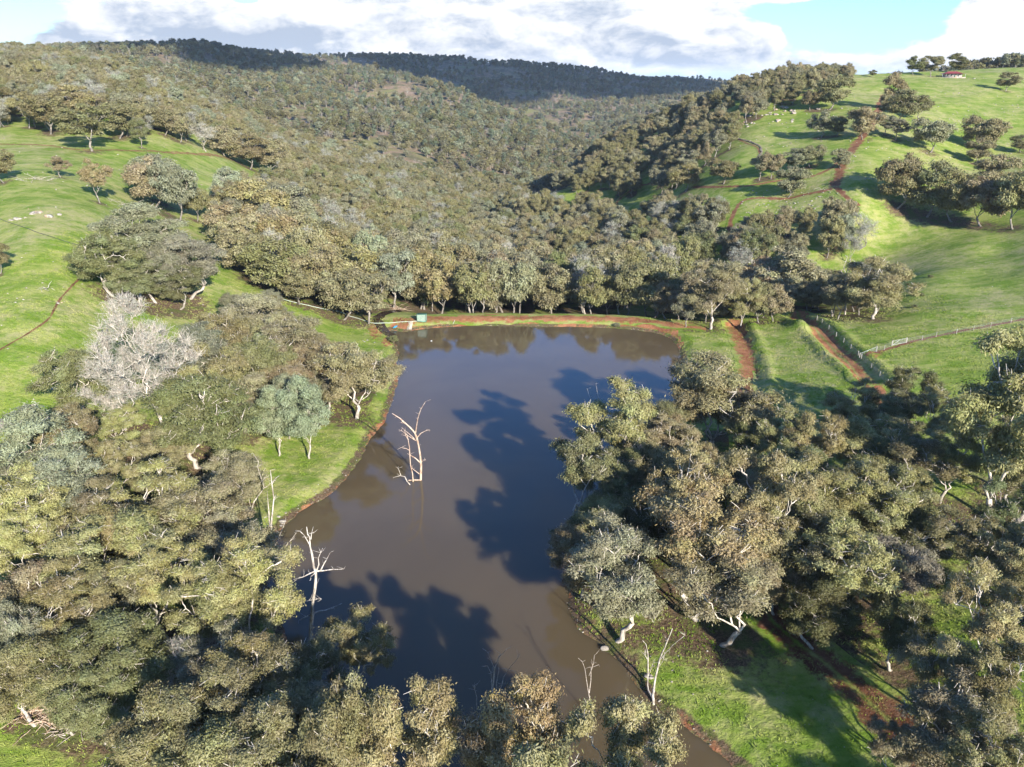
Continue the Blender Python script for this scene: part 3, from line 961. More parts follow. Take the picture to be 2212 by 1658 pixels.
g3 = 'trees scattered over the left hillside pasture'
for a in [
    (10, 325, 395, 60, 'mid_dense', 'mid', 'dark gum cut off by the left edge on the hillside pasture'),
    (0, 520, 592, 50, 'mid_dense', 'mid', 'small gum cut off by the left edge beside the pipeline'),
    (132, 340, 384, 48, 'mid_open', 'brown', 'small brown gum alone on the left pasture below the dirt track'),
    (217, 345, 440, 66, 'mid_open', 'bronze', 'russet gum with pale trunk standing alone on the left pasture'),
    (330, 345, 450, 100, 'mid_dense', 'dust', 'left gum of the tight grove in the middle of the left pasture'),
    (385, 350, 478, 90, 'mid_dense', 'sage', 'right gum of the tight grove in the middle of the left pasture'),
    (350, 335, 440, 90, 'mid_dense', 'sage', 'rear gum of the tight grove in the middle of the left pasture'),
    (425, 400, 478, 50, 'mid_dense', 'mid', 'small gum at the right foot of the grove on the left pasture'),
    (195, 245, 327, 105, 'mid_open', 'mid', 'spreading gum with a white trunk standing on the left dirt track'),
    (110, 200, 290, 90, 'mid_dense', 'mid', 'dense gum at the forest edge above the left dirt track'),
    (255, 235, 300, 85, 'mid_dense', 'mid', 'round gum right of the white-trunked one at the left dirt track'),
    (20, 190, 262, 60, 'mid_dense', 'dark', 'dark gum at the left edge where forest meets the pasture'),
    (355, 240, 292, 60, 'mid_dense', 'mid', 'gum at the forest tip pointing down the upper left pasture'),
    (165, 185, 270, 80, 'mid_dense', 'olive', 'olive gum just behind the white-trunked track tree'),
    (445, 265, 328, 55, 'mid_bare', 'ashen', 'dead grey twisted tree above the end of the left dirt track'),
    (490, 275, 340, 70, 'mid_dense', 'dust', 'dusty gum right of the grey twisted tree on the left hillside'),
    (540, 300, 365, 80, 'mid_dense', 'mid', 'gum at the lower forest edge of the left hillside'),
    (590, 310, 378, 80, 'mid_dense', 'dust', 'dusty gum where the left forest edge meets the valley forest'),
]: B(*a, group=g3)

g4 = 'gums crowding the right bank of the pond'
for a in [
    (1335, 842, 22, 190, 'open', 'yellow', 'tall gum with pale limbs reaching over the water on the right bank'),
    (1275, 950, 18, 170, 'open', 'mid', 'lower gum leaning over the dark water left of the tall pale-limbed one'),
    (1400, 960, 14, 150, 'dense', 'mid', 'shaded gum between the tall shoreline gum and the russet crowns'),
    (1250, 1120, 9, 110, 'dense', 'dark', 'low dark shrubby gum in shade at the water line of the right bank'),
    (1340, 1150, 17, 245, 'open', 'sage', 'sage-grey gum with white branches spreading above the brown shallows'),
    (1500, 950, 22, 165, 'open', 'bronze', 'fan-shaped russet crown on bare white limbs standing above the right stand'),
    (1540, 1075, 19, 290, 'open', 'bronze', 'widest russet gum of the right bank with long white limbs'),
    (1665, 985, 20, 190, 'open', 'bronze', 'russet gum with forked white limbs right of the widest russet one'),
    (1580, 1190, 13, 250, 'open', 'brown', 'brownish gum hanging over the shaded grass of the right bank'),
    (1545, 785, 18, 225, 'dense', 'brown', 'dark brown gum standing over the red earth track on the right bank'),
    (1440, 870, 13, 110, 'dense', 'mid', 'shaded gum at the upper right shore in front of dark brown one'),
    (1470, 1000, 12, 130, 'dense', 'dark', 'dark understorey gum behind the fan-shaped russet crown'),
    (1700, 885, 15, 120, 'open', 'yellow', 'yellow-green gum at the lower edge of the mound beside the right track'),
    (1775, 895, 15, 120, 'open', 'yellow', 'second yellow-green gum right of the mound beside the right track'),
    (1860, 825, 14, 130, 'open', 'yellow', 'airy yellow-green gum covering the lower end of the red track'),
    (1900, 905, 14, 160, 'open', 'olive', 'airy olive gum below the end of the red track'),
    (1985, 800, 13, 110, 'open', 'dark', 'thin dark gum against bright grass left of the giant right-hand gum'),
    (1780, 1000, 15, 190, 'open', 'olive', 'olive gum in the middle of the right stand with a forked white limb'),
    (1900, 1010, 14, 190, 'open', 'yellow', 'yellow-green gum in the middle of the right stand'),
    (1990, 960, 13, 150, 'open', 'mid', 'olive-green gum left of the giant right-hand gum'),
    (1940, 850, 13, 120, 'open', 'mid', 'airy olive-green gum against the grass below the white gates'),
    (2035, 840, 14, 130, 'open', 'olive', 'airy olive gum between the thin dark gum and the giant right-hand gum'),
    (2060, 935, 13, 140, 'open', 'yellow', 'yellow-green gum against the left side of the giant right-hand gum'),
    (1950, 1060, 13, 170, 'open', 'olive', 'olive gum in the heart of the right stand left of the black giant trunk'),
    (2180, 900, 13, 130, 'open', 'mid', 'olive-green gum at the right edge behind the giant gum'),
    (1740, 1130, 13, 180, 'dense', 'mid', 'gum above the shaded dirt road in the right stand'),
    (1850, 1150, 14, 200, 'open', 'yellow', 'sunlit gum with drooping crown above the shaded dirt road'),
    (1950, 1180, 11, 170, 'dense', 'sage', 'low sage gum left of the giant trunk at the right side'),
    (2040, 1110, 11, 140, 'open', 'mid', 'small gum just left of the black giant trunk'),
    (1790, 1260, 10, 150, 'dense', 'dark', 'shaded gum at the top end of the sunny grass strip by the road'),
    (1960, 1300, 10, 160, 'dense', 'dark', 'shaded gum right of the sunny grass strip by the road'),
    (2150, 1225, 15, 190, 'open', 'bronze', 'russet gum at the right edge below the black giant trunk'),
    (2060, 1380, 11, 160, 'dense', 'brown', 'shaded brownish gum in the lower right corner stand'),
    (2190, 1400, 13, 170, 'open', 'olive', 'olive gum at the right edge in the lower right corner stand'),
    (2080, 1500, 13, 230, 'open', 'brown', 'brownish gum with white limbs at the bottom right corner'),
    (1960, 1570, 9, 130, 'open', 'brown', 'small brownish gum at the bottom edge right of the dirt road'),
    (2190, 1560, 14, 200, 'open', 'olive', 'olive gum filling the bottom right corner'),
    (2200, 1050, 14, 150, 'open', 'green', 'green gum at the right edge beside the giant gum'),
    (1690, 1210, 9, 120, 'dense', 'brown', 'low brownish gum over the upper end of shaded dirt road'),
]: T(*a, group=g4)
B(2135, 735, 1178, 290, 'open', 'yellow', 'giant yellow-green gum with black trunk and forked limbs at the right edge', group=g4)

g5 = 'trees round the right end of the dam and the fenced pasture'
for a in [
    (1535, 566, 712, 130, 'dense', 'dust', 'big round dusty gum at the right end of the dam wall'),
    (1598, 600, 708, 80, 'dense', 'yellow', 'yellow-green gum at the head of the straight red cutting'),
    (1478, 605, 690, 80, 'mid_dense', 'brown', 'brownish gum in shade left of the big round one at the dam end'),
    (1695, 540, 668, 130, 'mid_open', 'dust', 'spreading gum on a dark leaning trunk behind the top of the red track'),
    (1640, 560, 662, 90, 'mid_dense', 'brown', 'brownish gum between the dam-end gum and the leaning one'),
    (1760, 590, 665, 90, 'mid_dense', 'brown', 'low brownish gum in shade left of the dead grey tree'),
    (1885, 558, 690, 135, 'dense', 'olive', 'round olive gum standing alone on the right pasture beside the dead grey tree'),
    (1850, 590, 660, 80, 'mid_dense', 'brown', 'brownish gum tucked behind the round pasture gum'),
]: B(*a, group=g5)

g6 = 'trees on the far right hill'
for a in [
    (1927, 158, 238, 50, 'mid_dense', 'brown', 'narrow brown gum beside the track near the crest of the right hill'),
    (1912, 205, 250, 34, 'mid_dense', 'brown', 'small brown gum just below the narrow one on the crest track'),
    (1950, 210, 268, 80, 'mid_dense', 'mid', 'dark spreading gum right of the upper hill track'),
    (1985, 218, 262, 60, 'mid_open', 'mid', 'airy gum at the right end of the upper hill clump'),
    (1790, 178, 238, 95, 'mid_dense', 'mid', 'large dark gum in the open below the ridge line of the right hill'),
    (1750, 205, 240, 50, 'mid_dense', 'mid', 'gum at the left foot of the large dark ridge gum'),
    (1862, 232, 302, 65, 'mid_dense', 'brown', 'gum just left of the steep hill track halfway up'),
    (1770, 245, 298, 60, 'mid_dense', 'sage', 'gum at the left of the row halfway up the right hill'),
    (1805, 252, 296, 40, 'mid_dense', 'mid', 'small gum in the middle of the row halfway up the right hill'),
    (1912, 246, 292, 40, 'mid_open', 'sage', 'small gum just right of the steep hill track'),
    (1936, 262, 304, 48, 'mid_open', 'sage', 'lower small gum right of the steep hill track'),
    (2008, 272, 330, 75, 'mid_dense', 'sage', 'round gum with white stones at its foot on the right hill'),
    (2120, 256, 330, 80, 'mid_dense', 'dust', 'broad gum near the right edge halfway up the hill'),
    (2105, 300, 355, 50, 'mid_dense', 'brown', 'brownish gum under the broad one near the right edge of the hill'),
    (2135, 335, 415, 80, 'mid_dense', 'brown', 'brown gum above the dark grove at the right edge'),
    (2205, 300, 330, 40, 'mid_dense', 'mid', 'small gum cut off by the right edge on the hill'),
    (1935, 338, 450, 95, 'mid_dense', 'mid', 'left gum of the dark grove at the foot of the right hill'),
    (2000, 350, 470, 105, 'mid_dense', 'olive', 'middle gum of the dark grove at the foot of the right hill'),
    (2060, 370, 480, 90, 'mid_dense', 'mid', 'right gum of the dark grove at the foot of the right hill'),
    (2120, 385, 490, 100, 'mid_dense', 'brown', 'brown gum with dark trunk above the smooth grass knoll'),
    (2190, 365, 495, 100, 'mid_dense', 'olive', 'olive gum at the right edge above the smooth grass knoll'),
    (1817, 322, 365, 42, 'mid_dense', 'dust', 'small round gum right at the fork of the hill tracks'),
    (1640, 335, 390, 50, 'mid_open', 'dust', 'gum with pale trunks in the lower paddock of the right hill'),
    (1665, 330, 388, 50, 'mid_dense', 'dust', 'gum beside the pale-trunked one in the lower paddock'),
    (1715, 322, 372, 50, 'mid_dense', 'sage', 'gum left of the track fork in the lower paddock'),
    (1750, 320, 362, 50, 'mid_dense', 'dust', 'gum nearest the track fork in the lower paddock'),
    (1702, 360, 427, 62, 'mid_dense', 'sage', 'gum standing between the two red tracks of the lower paddock'),
    (1560, 352, 400, 60, 'mid_dense', 'mid', 'dark gum above the curved red track'),
    (1480, 360, 415, 65, 'mid_dense', 'mid', 'dark gum left of the curved red track'),
    (2172, 162, 198, 42, 'mid_dense', 'mid', 'round gum on the hilltop grass right of the red-roofed house'),
    (1975, 122, 163, 40, 'mid_dense', 'dark', 'dark round tree on the hill crest left of the airy one'),
    (2010, 121, 166, 44, 'mid_open', 'mid', 'airy umbrella-shaped tree on the hill crest left of the red-roofed house'),
    (1884, 152, 167, 16, 'mid_dense', 'dark', 'tiny dark bush on the sky line left of the hill crest trees'),
]: B(*a, group=g6)
B(2185, 742, 1140, 250, 'dense', 'yellow', 'full yellow-green gum crown cut by the right edge beside the black trunk', group=g4)
def BK(U, Vt, Y, h, wpx, style, tint, label, group=g6):
    x, _, _ = at_y(U, 165, Y)
    z = float(zt(x, Y))
    w = wpx * Y * 1.0 / F
    TREES.append(dict(x=x, y=Y, z=z, h=h, w=w, style=style, tint=tint, label=label, group=group, hand=True))
BK(2064, 138, 622, 13, 36, 'mid_dense', 'dark', 'dark round tree rising behind the red-roofed house')

# the creek line and valley fills: crown positions accepted inside these outlines
def inpoly(px, py, poly):
    ins = np.zeros(len(px), bool)
    n = len(poly)
    for i in range(n):
        ax, ay = poly[i]; bx, by = poly[(i + 1) % n]
        c = ((ay > py) != (by > py)) & (px < (bx - ax) * (py - ay) / (by - ay + 1e-9) + ax)
        ins ^= c
    return ins
POLY_VALLEY = [(480, 395), (560, 378), (620, 385), (618, 335), (470, 300), (440, 275), (380, 290), (330, 262), (300, 290), (240, 250), (60, 245), (-40, 245),
               (-60, 60), (560, 110), (1130, 340), (1130, 395), (1150, 425), (1250, 425), (1330, 450), (1330, 470), (1420, 440), (1500, 430), (1570, 445), (1565, 500),
               (1590, 560), (1440, 575), (1440, 620), (1400, 665), (1330, 660), (1330, 688), (920, 690), (860, 668), (850, 645), (790, 655), (640, 590), (500, 520), (465, 450)]
POLY_RIDGE = [(1130, 375), (1250, 320), (1400, 262), (1600, 175), (1700, 150), (1830, 150), (1840, 165), (1740, 185), (1745, 205), (1640, 232), (1590, 270), (1560, 330),
              (1500, 335), (1480, 380), (1400, 395), (1330, 400), (1240, 395), (1140, 395)]
POLY_CREEK = [(1590, 500), (1660, 470), (1740, 465), (1840, 430), (1900, 440), (1910, 490), (1860, 525), (1700, 545), (1590, 565)]
POLY_TOPR = [(2100, 148), (2260, 130), (2260, 168), (2200, 168), (2110, 165)]
def cands(seed, x0, x1, y0, y1, sp):
    r = np.random.RandomState(seed)
    xs = np.arange(x0, x1, sp); ys = np.arange(y0, y1, sp)
    X, Y = np.meshgrid(xs, ys)
    X = X + (r.rand(*X.shape) - .5) * sp * .95; Y = Y + (r.rand(*Y.shape) - .5) * sp * .95
    return X.ravel(), Y.ravel(), r
hand = np.array([(t['x'], t['y'], t['w']) for t in TREES])
fill = []
X, Y, r = cands(5, -420, 330, 232, 720, 9.0)
Z = zt(X, Y)
Hh = r.uniform(10.5, 16.5, len(X)); Hh = np.where(Y > 450, Hh * .95, Hh); Hh = np.where(Y < 292, r.uniform(15, 20.5, len(X)), Hh)
U, V, D = proj(X, Y, Z + Hh * .6)
okv = inpoly(U, V, POLY_VALLEY); okr = inpoly(U, V, POLY_RIDGE); okc = inpoly(U, V, POLY_CREEK); okt = inpoly(U, V, POLY_TOPR) & (Y > 600)
ok = okv | okr | okc | okt
for i in np.nonzero(ok)[0]:
    d = np.hypot(hand[:, 0] - X[i], hand[:, 1] - Y[i])
    if (d < hand[:, 2] * .36 + 1.5).any(): continue
    if Y[i] < 241 and X[i] < 45: continue
    if okr[i] and r.rand() < .22: continue
    st = r.choice(['mid_dense', 'mid_open', 'mid_bare'], p=[.50, .39, .11] if not okr[i] else [.78, .21, .01])
    tn = r.choice(['olive', 'sage', 'dust', 'mid', 'green', 'grey', 'brown'], p=[.22, .2, .2, .2, .06, .06, .06]) if not okr[i] else r.choice(['mid', 'dust', 'sage', 'brown', 'olive'], p=[.3, .25, .2, .15, .1])
    if st == 'mid_bare': tn = 'ashen'
    fill.append(dict(x=X[i], y=Y[i], z=float(Z[i]), h=Hh[i], w=Hh[i] * r.uniform(.60, .84), style=st, tint=tn, label=None,
                     group='valley forest gums behind the dam' if (okv[i] or okc[i]) else 'gums wooding the ridge of the right hill', hand=False,
                     reg='v' if okv[i] else 'c' if okc[i] else 'r'))
# second layer of the near stands: crowns that close the gaps between the singled-out trees
POLY_L = [(20, 1020), (80, 920), (150, 870), (260, 880), (380, 920), (400, 1000), (500, 1130), (600, 1270), (640, 1420), (720, 1560), (740, 1720), (420, 1720), (330, 1560), (200, 1500), (60, 1420), (-60, 1380), (-60, 1040)]
POLY_BELT = [(440, 720), (470, 670), (560, 625), (660, 680), (740, 760), (830, 790), (790, 860), (700, 830), (560, 840), (450, 820)]
POLY_R = [(1230, 1150), (1260, 960), (1330, 880), (1440, 860), (1460, 800), (1600, 830), (1650, 940), (1750, 950), (1950, 960), (2050, 980), (2260, 1000), (2260, 1650), (2000, 1650),
          (2000, 1500), (1960, 1400), (1860, 1290), (1700, 1240), (1600, 1300), (1300, 1320), (1240, 1250)]
POLY_MID = [(1440, 610), (1520, 590), (1660, 580), (1800, 580), (1900, 570), (1930, 620), (1880, 655), (1700, 650), (1560, 670), (1450, 660)]
for nm, poly, sp, hr, stys, tns, x0, x1, y0, y1 in [
    ('ls', POLY_L, 8.2, (7, 15), ['open', 'dense'], ['olive', 'mid', 'sage', 'green', 'dust'], -130, -18, 48, 150),
    ('bt', POLY_BELT, 7.0, (8.5, 11), ['dense'], ['olive', 'dust', 'sage', 'brown', 'mid'], -130, -25, 120, 230),
    ('rs', POLY_R, 7.6, (8, 14), ['open', 'dense'], ['mid', 'dark', 'olive', 'green', 'brown', 'bronze'], 8, 130, 48, 185),
    ('md', POLY_MID, 7.0, (8, 12), ['mid_dense', 'mid_open'], ['brown', 'dust', 'mid', 'sage'], 30, 130, 200, 300)]:
    X, Y, r = cands(len(nm) + len(stys) + int(sp * 10), x0, x1, y0, y1, sp)
    Z = zt(X, Y); Hh = r.uniform(hr[0], hr[1], len(X))
    U, V, D = proj(X, Y, Z + Hh * .7)
    sdv = sdist(X, Y, SHORE)
    for i in np.nonzero(inpoly(U, V, poly) & (sdv > 1.0))[0]:
        d = np.hypot(hand[:, 0] - X[i], hand[:, 1] - Y[i])
        if (d < hand[:, 2] * .30 + 1.2).any(): continue
        TREES.append(dict(x=X[i], y=Y[i], z=float(Z[i]), h=Hh[i], w=Hh[i] * r.uniform(.68, .88), style=r.choice(stys), tint=r.choice(tns), label=None, group=None, hand=True, reg=nm))
# off-frame trees at the lower right and behind, standing where their shadows come from
r = np.random.RandomState(8)
for (x, y, h, w) in [(84, 48, 17, 12), (58, 22, 16, 11), (98, 30, 17, 12), (14, 37, 22, 12), (3, 41, 22, 12), (9, 26, 23, 12)]:
    TREES.append(dict(x=x, y=y, z=float(zt(x, y)), h=h, w=w, style='open', tint='olive', label=None, group='gums just below the bottom edge', hand=True, off=True))

# ------------------------------------------------------------------ ground mesh with cover attributes
RX0, RY0, RS = -520.0, 0.0, 2.0
RAS = np.zeros((400, 500))
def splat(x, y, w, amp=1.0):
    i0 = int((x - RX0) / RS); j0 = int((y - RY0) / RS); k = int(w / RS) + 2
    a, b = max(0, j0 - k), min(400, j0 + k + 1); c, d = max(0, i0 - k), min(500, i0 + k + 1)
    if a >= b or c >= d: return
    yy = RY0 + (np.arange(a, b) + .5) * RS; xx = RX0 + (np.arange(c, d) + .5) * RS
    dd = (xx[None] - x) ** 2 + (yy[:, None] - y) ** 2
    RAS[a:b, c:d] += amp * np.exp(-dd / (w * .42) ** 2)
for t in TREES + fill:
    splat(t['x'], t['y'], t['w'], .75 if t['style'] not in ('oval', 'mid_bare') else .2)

def build_ground():
    me = mesh_np('ground', np.stack([GX, GY, GZ], -1).reshape(-1, 3),
                 [(lambda I: np.stack([I[:-1, :-1], I[:-1, 1:], I[1:, 1:], I[1:, :-1]], -1).reshape(-1, 4))(np.arange(NROW * NCOL).reshape(NROW, NCOL))], True)
    x, y = GX.ravel(), GY.ravel()
    i = np.clip(((x - RX0) / RS).astype(int), 0, 499); j = np.clip(((y - RY0) / RS).astype(int), 0, 399)
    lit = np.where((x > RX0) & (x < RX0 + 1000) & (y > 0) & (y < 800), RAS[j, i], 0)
    sd = np.full(len(x), 99.0)
    near = (x > -75) & (x < 90) & (y > 10) & (y < 275)
    sd[near] = sdist(x[near], y[near], SHORE)
    earth = (1 - sstep(sd + 1.5 * fbm(x / 5, y / 5, 3, 23), 0.1, 1.5)) * (.42 + .5 * fbm(x / 7, y / 7, 3, 19))
    # crest and face of the dam wall, bare bank of the outlet creek, scraped banks
    dam = (1 - sstep(np.abs(sd - 4.9), 2.6, 4.6)) * (y > 205) * (x > -36) * (x < 48)
    earth = np.maximum(earth, dam * 0.95)
    U, V, D = proj(x, y, GZ.ravel())
    for (u, v, ru, rv, a) in [(812, 715, 22, 26, .75), (835, 742, 14, 16, .7), (1745, 215, 3, 3, 0), (1590, 690, 26, 14, .7), (1480, 700, 50, 10, .55), (1890, 765, 22, 12, .7),
                              (225, 233, 26, 6, 1.3), (1810, 410, 22, 7, .5), (1815, 330, 14, 18, .45), (1905, 225, 10, 16, .5), (930, 692, 40, 7, .9)]:
        earth = np.maximum(earth, a * np.exp(-((U - u) / ru) ** 2 - ((V - v) / rv) ** 2) * (y > 40))
    tx = x / np.maximum(y, 1)
    far = np.where(tx > .2, sstep(y, 650, 740), sstep(y, 560, 680))
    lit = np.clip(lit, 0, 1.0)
    lit = np.maximum(lit, .85 * (1 - sstep(np.abs(sd - .6), .3, 1.6)) * (sd < 50))
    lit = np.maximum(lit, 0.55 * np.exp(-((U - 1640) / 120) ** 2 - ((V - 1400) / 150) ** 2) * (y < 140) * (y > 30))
    cv = np.stack([lit, np.clip(earth, 0, 1), far, np.ones_like(far)], -1).astype(np.float32)
    a = me.attributes.new('cover', 'FLOAT_COLOR', 'POINT')
    a.data.foreach_set('color', cv.ravel())
    me.materials.append(M['ground'])
    o = bpy.data.objects.new('ground', me); link(o); tag(o, kind='structure')
build_ground()

# water: one sheet inside the shoreline (its rim is tucked under the bank)
c0 = SHORE.mean(0)
nrm = np.roll(SHORE, -1, 0) - np.roll(SHORE, 1, 0)
nrm = np.stack([nrm[:, 1], -nrm[:, 0]], 1); nrm /= np.linalg.norm(nrm, axis=1, keepdims=True)
if sdist(SHORE[:5, 0] + nrm[:5, 0], SHORE[:5, 1] + nrm[:5, 1], SHORE)[0] < 0: nrm = -nrm
rim = SHORE + nrm * 0.5
me = bpy.data.meshes.new('water')
me.from_pydata([(p[0], p[1], 0.0) for p in rim], [], [list(range(len(rim)))])
me.materials.append(M['water'])
o = bpy.data.objects.new('water', me); link(o); tag(o, kind='structure')

# ------------------------------------------------------------------ draped strips: tracks, creek
def gpts(px, ymin=35):
    out = []
    for u, v in px:
        g = ground(u, v, ymin)
        if g is None: continue
        out.append(g[:2])
    return np.array(out)

def strip(name, P, width, mat, lift=0.07, step=1.0, soft=1.7, nc=9, jit=0.0, seed=3, rut=0.0, kind='structure', sink=0.0):
    P = densify(P, step, False)
    d = np.gradient(P, axis=0); d /= np.linalg.norm(d, axis=1, keepdims=True) + 1e-9
    n = np.stack([d[:, 1], -d[:, 0]], 1)
    s = np.linspace(-1, 1, nc)
    wv = width * .5 * soft * (1 + jit * fbm(np.arange(len(P)) * step / 6.0, np.zeros(len(P)) + seed, 3, seed))
    X = P[:, None, 0] + n[:, None, 0] * wv[:, None] * s
    Y = P[:, None, 1] + n[:, None, 1] * wv[:, None] * s
    Z = zt(X, Y) + lift
    e = np.repeat((1 - np.abs(s) ** 1.5)[None], len(P), 0)
    rt = np.repeat((np.exp(-(s / .18) ** 2) * rut)[None], len(P), 0)
    I = np.arange(len(P) * nc).reshape(len(P), nc)
    f = np.stack([I[:-1, :-1], I[:-1, 1:], I[1:, 1:], I[1:, :-1]], -1).reshape(-1, 4)
    me = mesh_np(name, np.stack([X, Y, Z], -1).reshape(-1, 3), [f], True)
    for nm, arr in (('edge', e), ('rut', rt)):
        a = me.attributes.new(nm, 'FLOAT', 'POINT'); a.data.foreach_set('value', arr.ravel().astype(np.float32))
    me.materials.append(mat)
    o = bpy.data.objects.new(name, me); link(o)
    return tag(o, kind=kind)

for px, w, rut in [
    ([(-60, 312), (0, 312), (100, 315), (200, 325), (330, 327), (440, 335), (520, 352)], 3.2, .6),
    ([(178, 598), (150, 625), (128, 650), (105, 690), (60, 722), (-20, 770)], .42, 0),
    ([(1308, 470), (1321, 453), (1345, 425), (1382, 403), (1420, 392), (1460, 376)], 3.0, .2),
    ([(1496, 406), (1551, 405), (1609, 403), (1675, 392), (1726, 388), (1763, 379), (1792, 366), (1812, 350)], 2.6, .3),
    ([(1576, 502), (1578, 478), (1588, 456), (1602, 437), (1631, 429), (1697, 430), (1733, 423), (1788, 412), (1806, 405)], 2.8, .2),
    ([(1806, 405), (1832, 430), (1856, 446)], 2.8, .2),
    ([(1803, 404), (1817, 368), (1821, 350), (1843, 321), (1857, 303), (1879, 273), (1894, 248), (1905, 219), (1912, 206)], 4.2, .2),
    ([(1562, 295), (1610, 309), (1636, 320), (1641, 333)], 1.6, 0),
    ([(1704, 668), (1725, 685), (1752, 706), (1795, 750), (1840, 795), (1885, 838), (1960, 930)], 4.4, .6),
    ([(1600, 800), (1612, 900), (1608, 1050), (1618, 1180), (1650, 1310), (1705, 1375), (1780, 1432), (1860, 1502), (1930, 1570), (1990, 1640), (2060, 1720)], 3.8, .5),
    ([(1870, 768), (1960, 742), (2080, 715), (2212, 690), (2330, 668)], 1.2, .0),
]:
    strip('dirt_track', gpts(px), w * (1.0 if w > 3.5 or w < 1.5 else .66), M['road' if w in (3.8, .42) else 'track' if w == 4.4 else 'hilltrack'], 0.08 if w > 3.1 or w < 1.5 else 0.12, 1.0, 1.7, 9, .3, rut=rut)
strip('red_cutting', gpts([(1584, 694), (1592, 715), (1604, 745), (1613, 780), (1617, 822)]), 5.2, M['track'], 0.09, .8, 1.35, 11, .25)
strip('dam_crest', np.array([(-31, 226.5), (-24, 228.5), (-15, 229), (-4, 229.3), (8, 229.3), (20, 229), (32, 228), (42, 225.5), (50, 221), (57, 219)]), 5.6, M['track'], 0.09, .8, 1.35, 11, .35)

# outlet creek: a dark thread of water leaving the top left corner of the pond
cr = np.array([at_z(u, v, .2)[:2] for u, v in [(852, 722), (838, 722), (826, 714), (818, 703), (818, 694), (830, 684), (845, 677), (862, 670)]])
crd = densify(cr, .6)
def creek():
    d = np.gradient(crd, axis=0); d /= np.linalg.norm(d, axis=1, keepdims=True)
    n = np.stack([d[:, 1], -d[:, 0]], 1)
    w = 1.5 * (1 + .35 * fbm(np.arange(len(crd)) / 5., np.zeros(len(crd)), 2, 5))
    s = np.linspace(-1, 1, 5)
    X = crd[:, None, 0] + n[:, None, 0] * w[:, None] * s; Y = crd[:, None, 1] + n[:, None, 1] * w[:, None] * s
    Z = np.maximum(zt(crd[:, 0], crd[:, 1]), 0.02)
    Z = np.minimum.accumulate(Z)[:, None] * np.ones(5)
    Z = np.maximum(Z, zt(X, Y)) + 0.07
    I = np.arange(len(crd) * 5).reshape(-1, 5)
    f = np.stack([I[:-1, :-1], I[:-1, 1:], I[1:, 1:], I[1:, :-1]], -1).reshape(-1, 4)
    me = mesh_np('creek', np.stack([X, Y, Z], -1).reshape(-1, 3), [f], True)
    me.materials.append(M['creek'])
    tag(link(bpy.data.objects.new('creek', me)), kind='structure')
creek()

# ------------------------------------------------------------------ trees
rt_ = np.random.RandomState(77)
ORD = ['leftmost', 'second from the left', 'third from the left', 'fourth from the left', 'fifth from the left', 'sixth from the left', 'seventh from the left',
       'eighth from the left', 'ninth from the left', 'tenth from the left', 'eleventh from the left', 'twelfth from the left']
ROWN = ['front row right behind the dam wall', 'second row behind the dam wall', 'third row behind the dam wall', 'fourth row behind the dam wall', 'fifth row behind the dam wall',
        'sixth row behind the dam wall', 'seventh row behind the dam wall', 'eighth row behind the dam wall', 'ninth row behind the dam wall', 'tenth row behind the dam wall', 'eleventh row behind the dam wall', 'twelfth row behind the dam wall', 'thirteenth row behind the dam wall']

def place_tree(t):
    kind = t['style']
    vs = LIB[kind]
    k = rt_.randint(len(vs))
    tme, cme, H, Rr, raw = vs[k]
    name = 'bare_tree' if 'bare' in kind else 'gum_sapling' if kind in ('oval',) else 'gum_tree'
    cat = 'bare tree' if 'bare' in kind else 'tree'
    e = empty(name, (t['x'], t['y'], t['z'] - 0.1), t['label'], cat, t['group'], rt_.uniform(0, 6.28) if not t.get('rz') else t['rz'])
    sz = t['h'] / (H * 1.0); sx = t['w'] / (2 * Rr)
    # keep leaves from stretching too much
    e.scale = (sx * rt_.uniform(.94, 1.06), sx * rt_.uniform(.94, 1.06), sz)
    o = bpy.data.objects.new('trunk', tme); link(o, e)
    if cme is not None:
        c = bpy.data.objects.new('crown', cme); link(c, e)
        b = 1.03 * np.array(TINT[t['tint']]) * rt_.uniform(.86, 1.14) * (1 + rt_.normal(size=3) * .035)
        c.color = (*b, 1)
    return e

# the 300 largest living gums become objects of their own, the rest of the woodland is one mass
app = lambda t: t['h'] / math.hypot(t['x'], t['y'])
named = [t for t in TREES if t['label'] or (t.get('reg') is None)]
ind = []; mass = []
n_room = 298 - sum(1 for t in named if 'bare' not in t['style'] and t['style'] != 'oval')
rest = sorted([t for t in TREES if not (t['label'] or t.get('reg') is None)] + fill, key=lambda t: -app(t) * (1.0 if t.get('reg') in ('ls', 'rs', 'md') else .8 if t.get('reg') == 'bt' else 1.15))
for t in rest:
    if 'bare' in t['style']:
        (ind if len([q for q in ind if 'bare' in q['style']]) < 12 and t['y'] < 420 else mass).append(t)
    elif n_room > 0:
        ind.append(t); n_room -= 1
    else: mass.append(t)
TREES = named + [t for t in ind if t.get('reg') in ('ls', 'bt', 'rs', 'md')]
ind = [t for t in ind if t.get('reg') not in ('ls', 'bt', 'rs', 'md')]
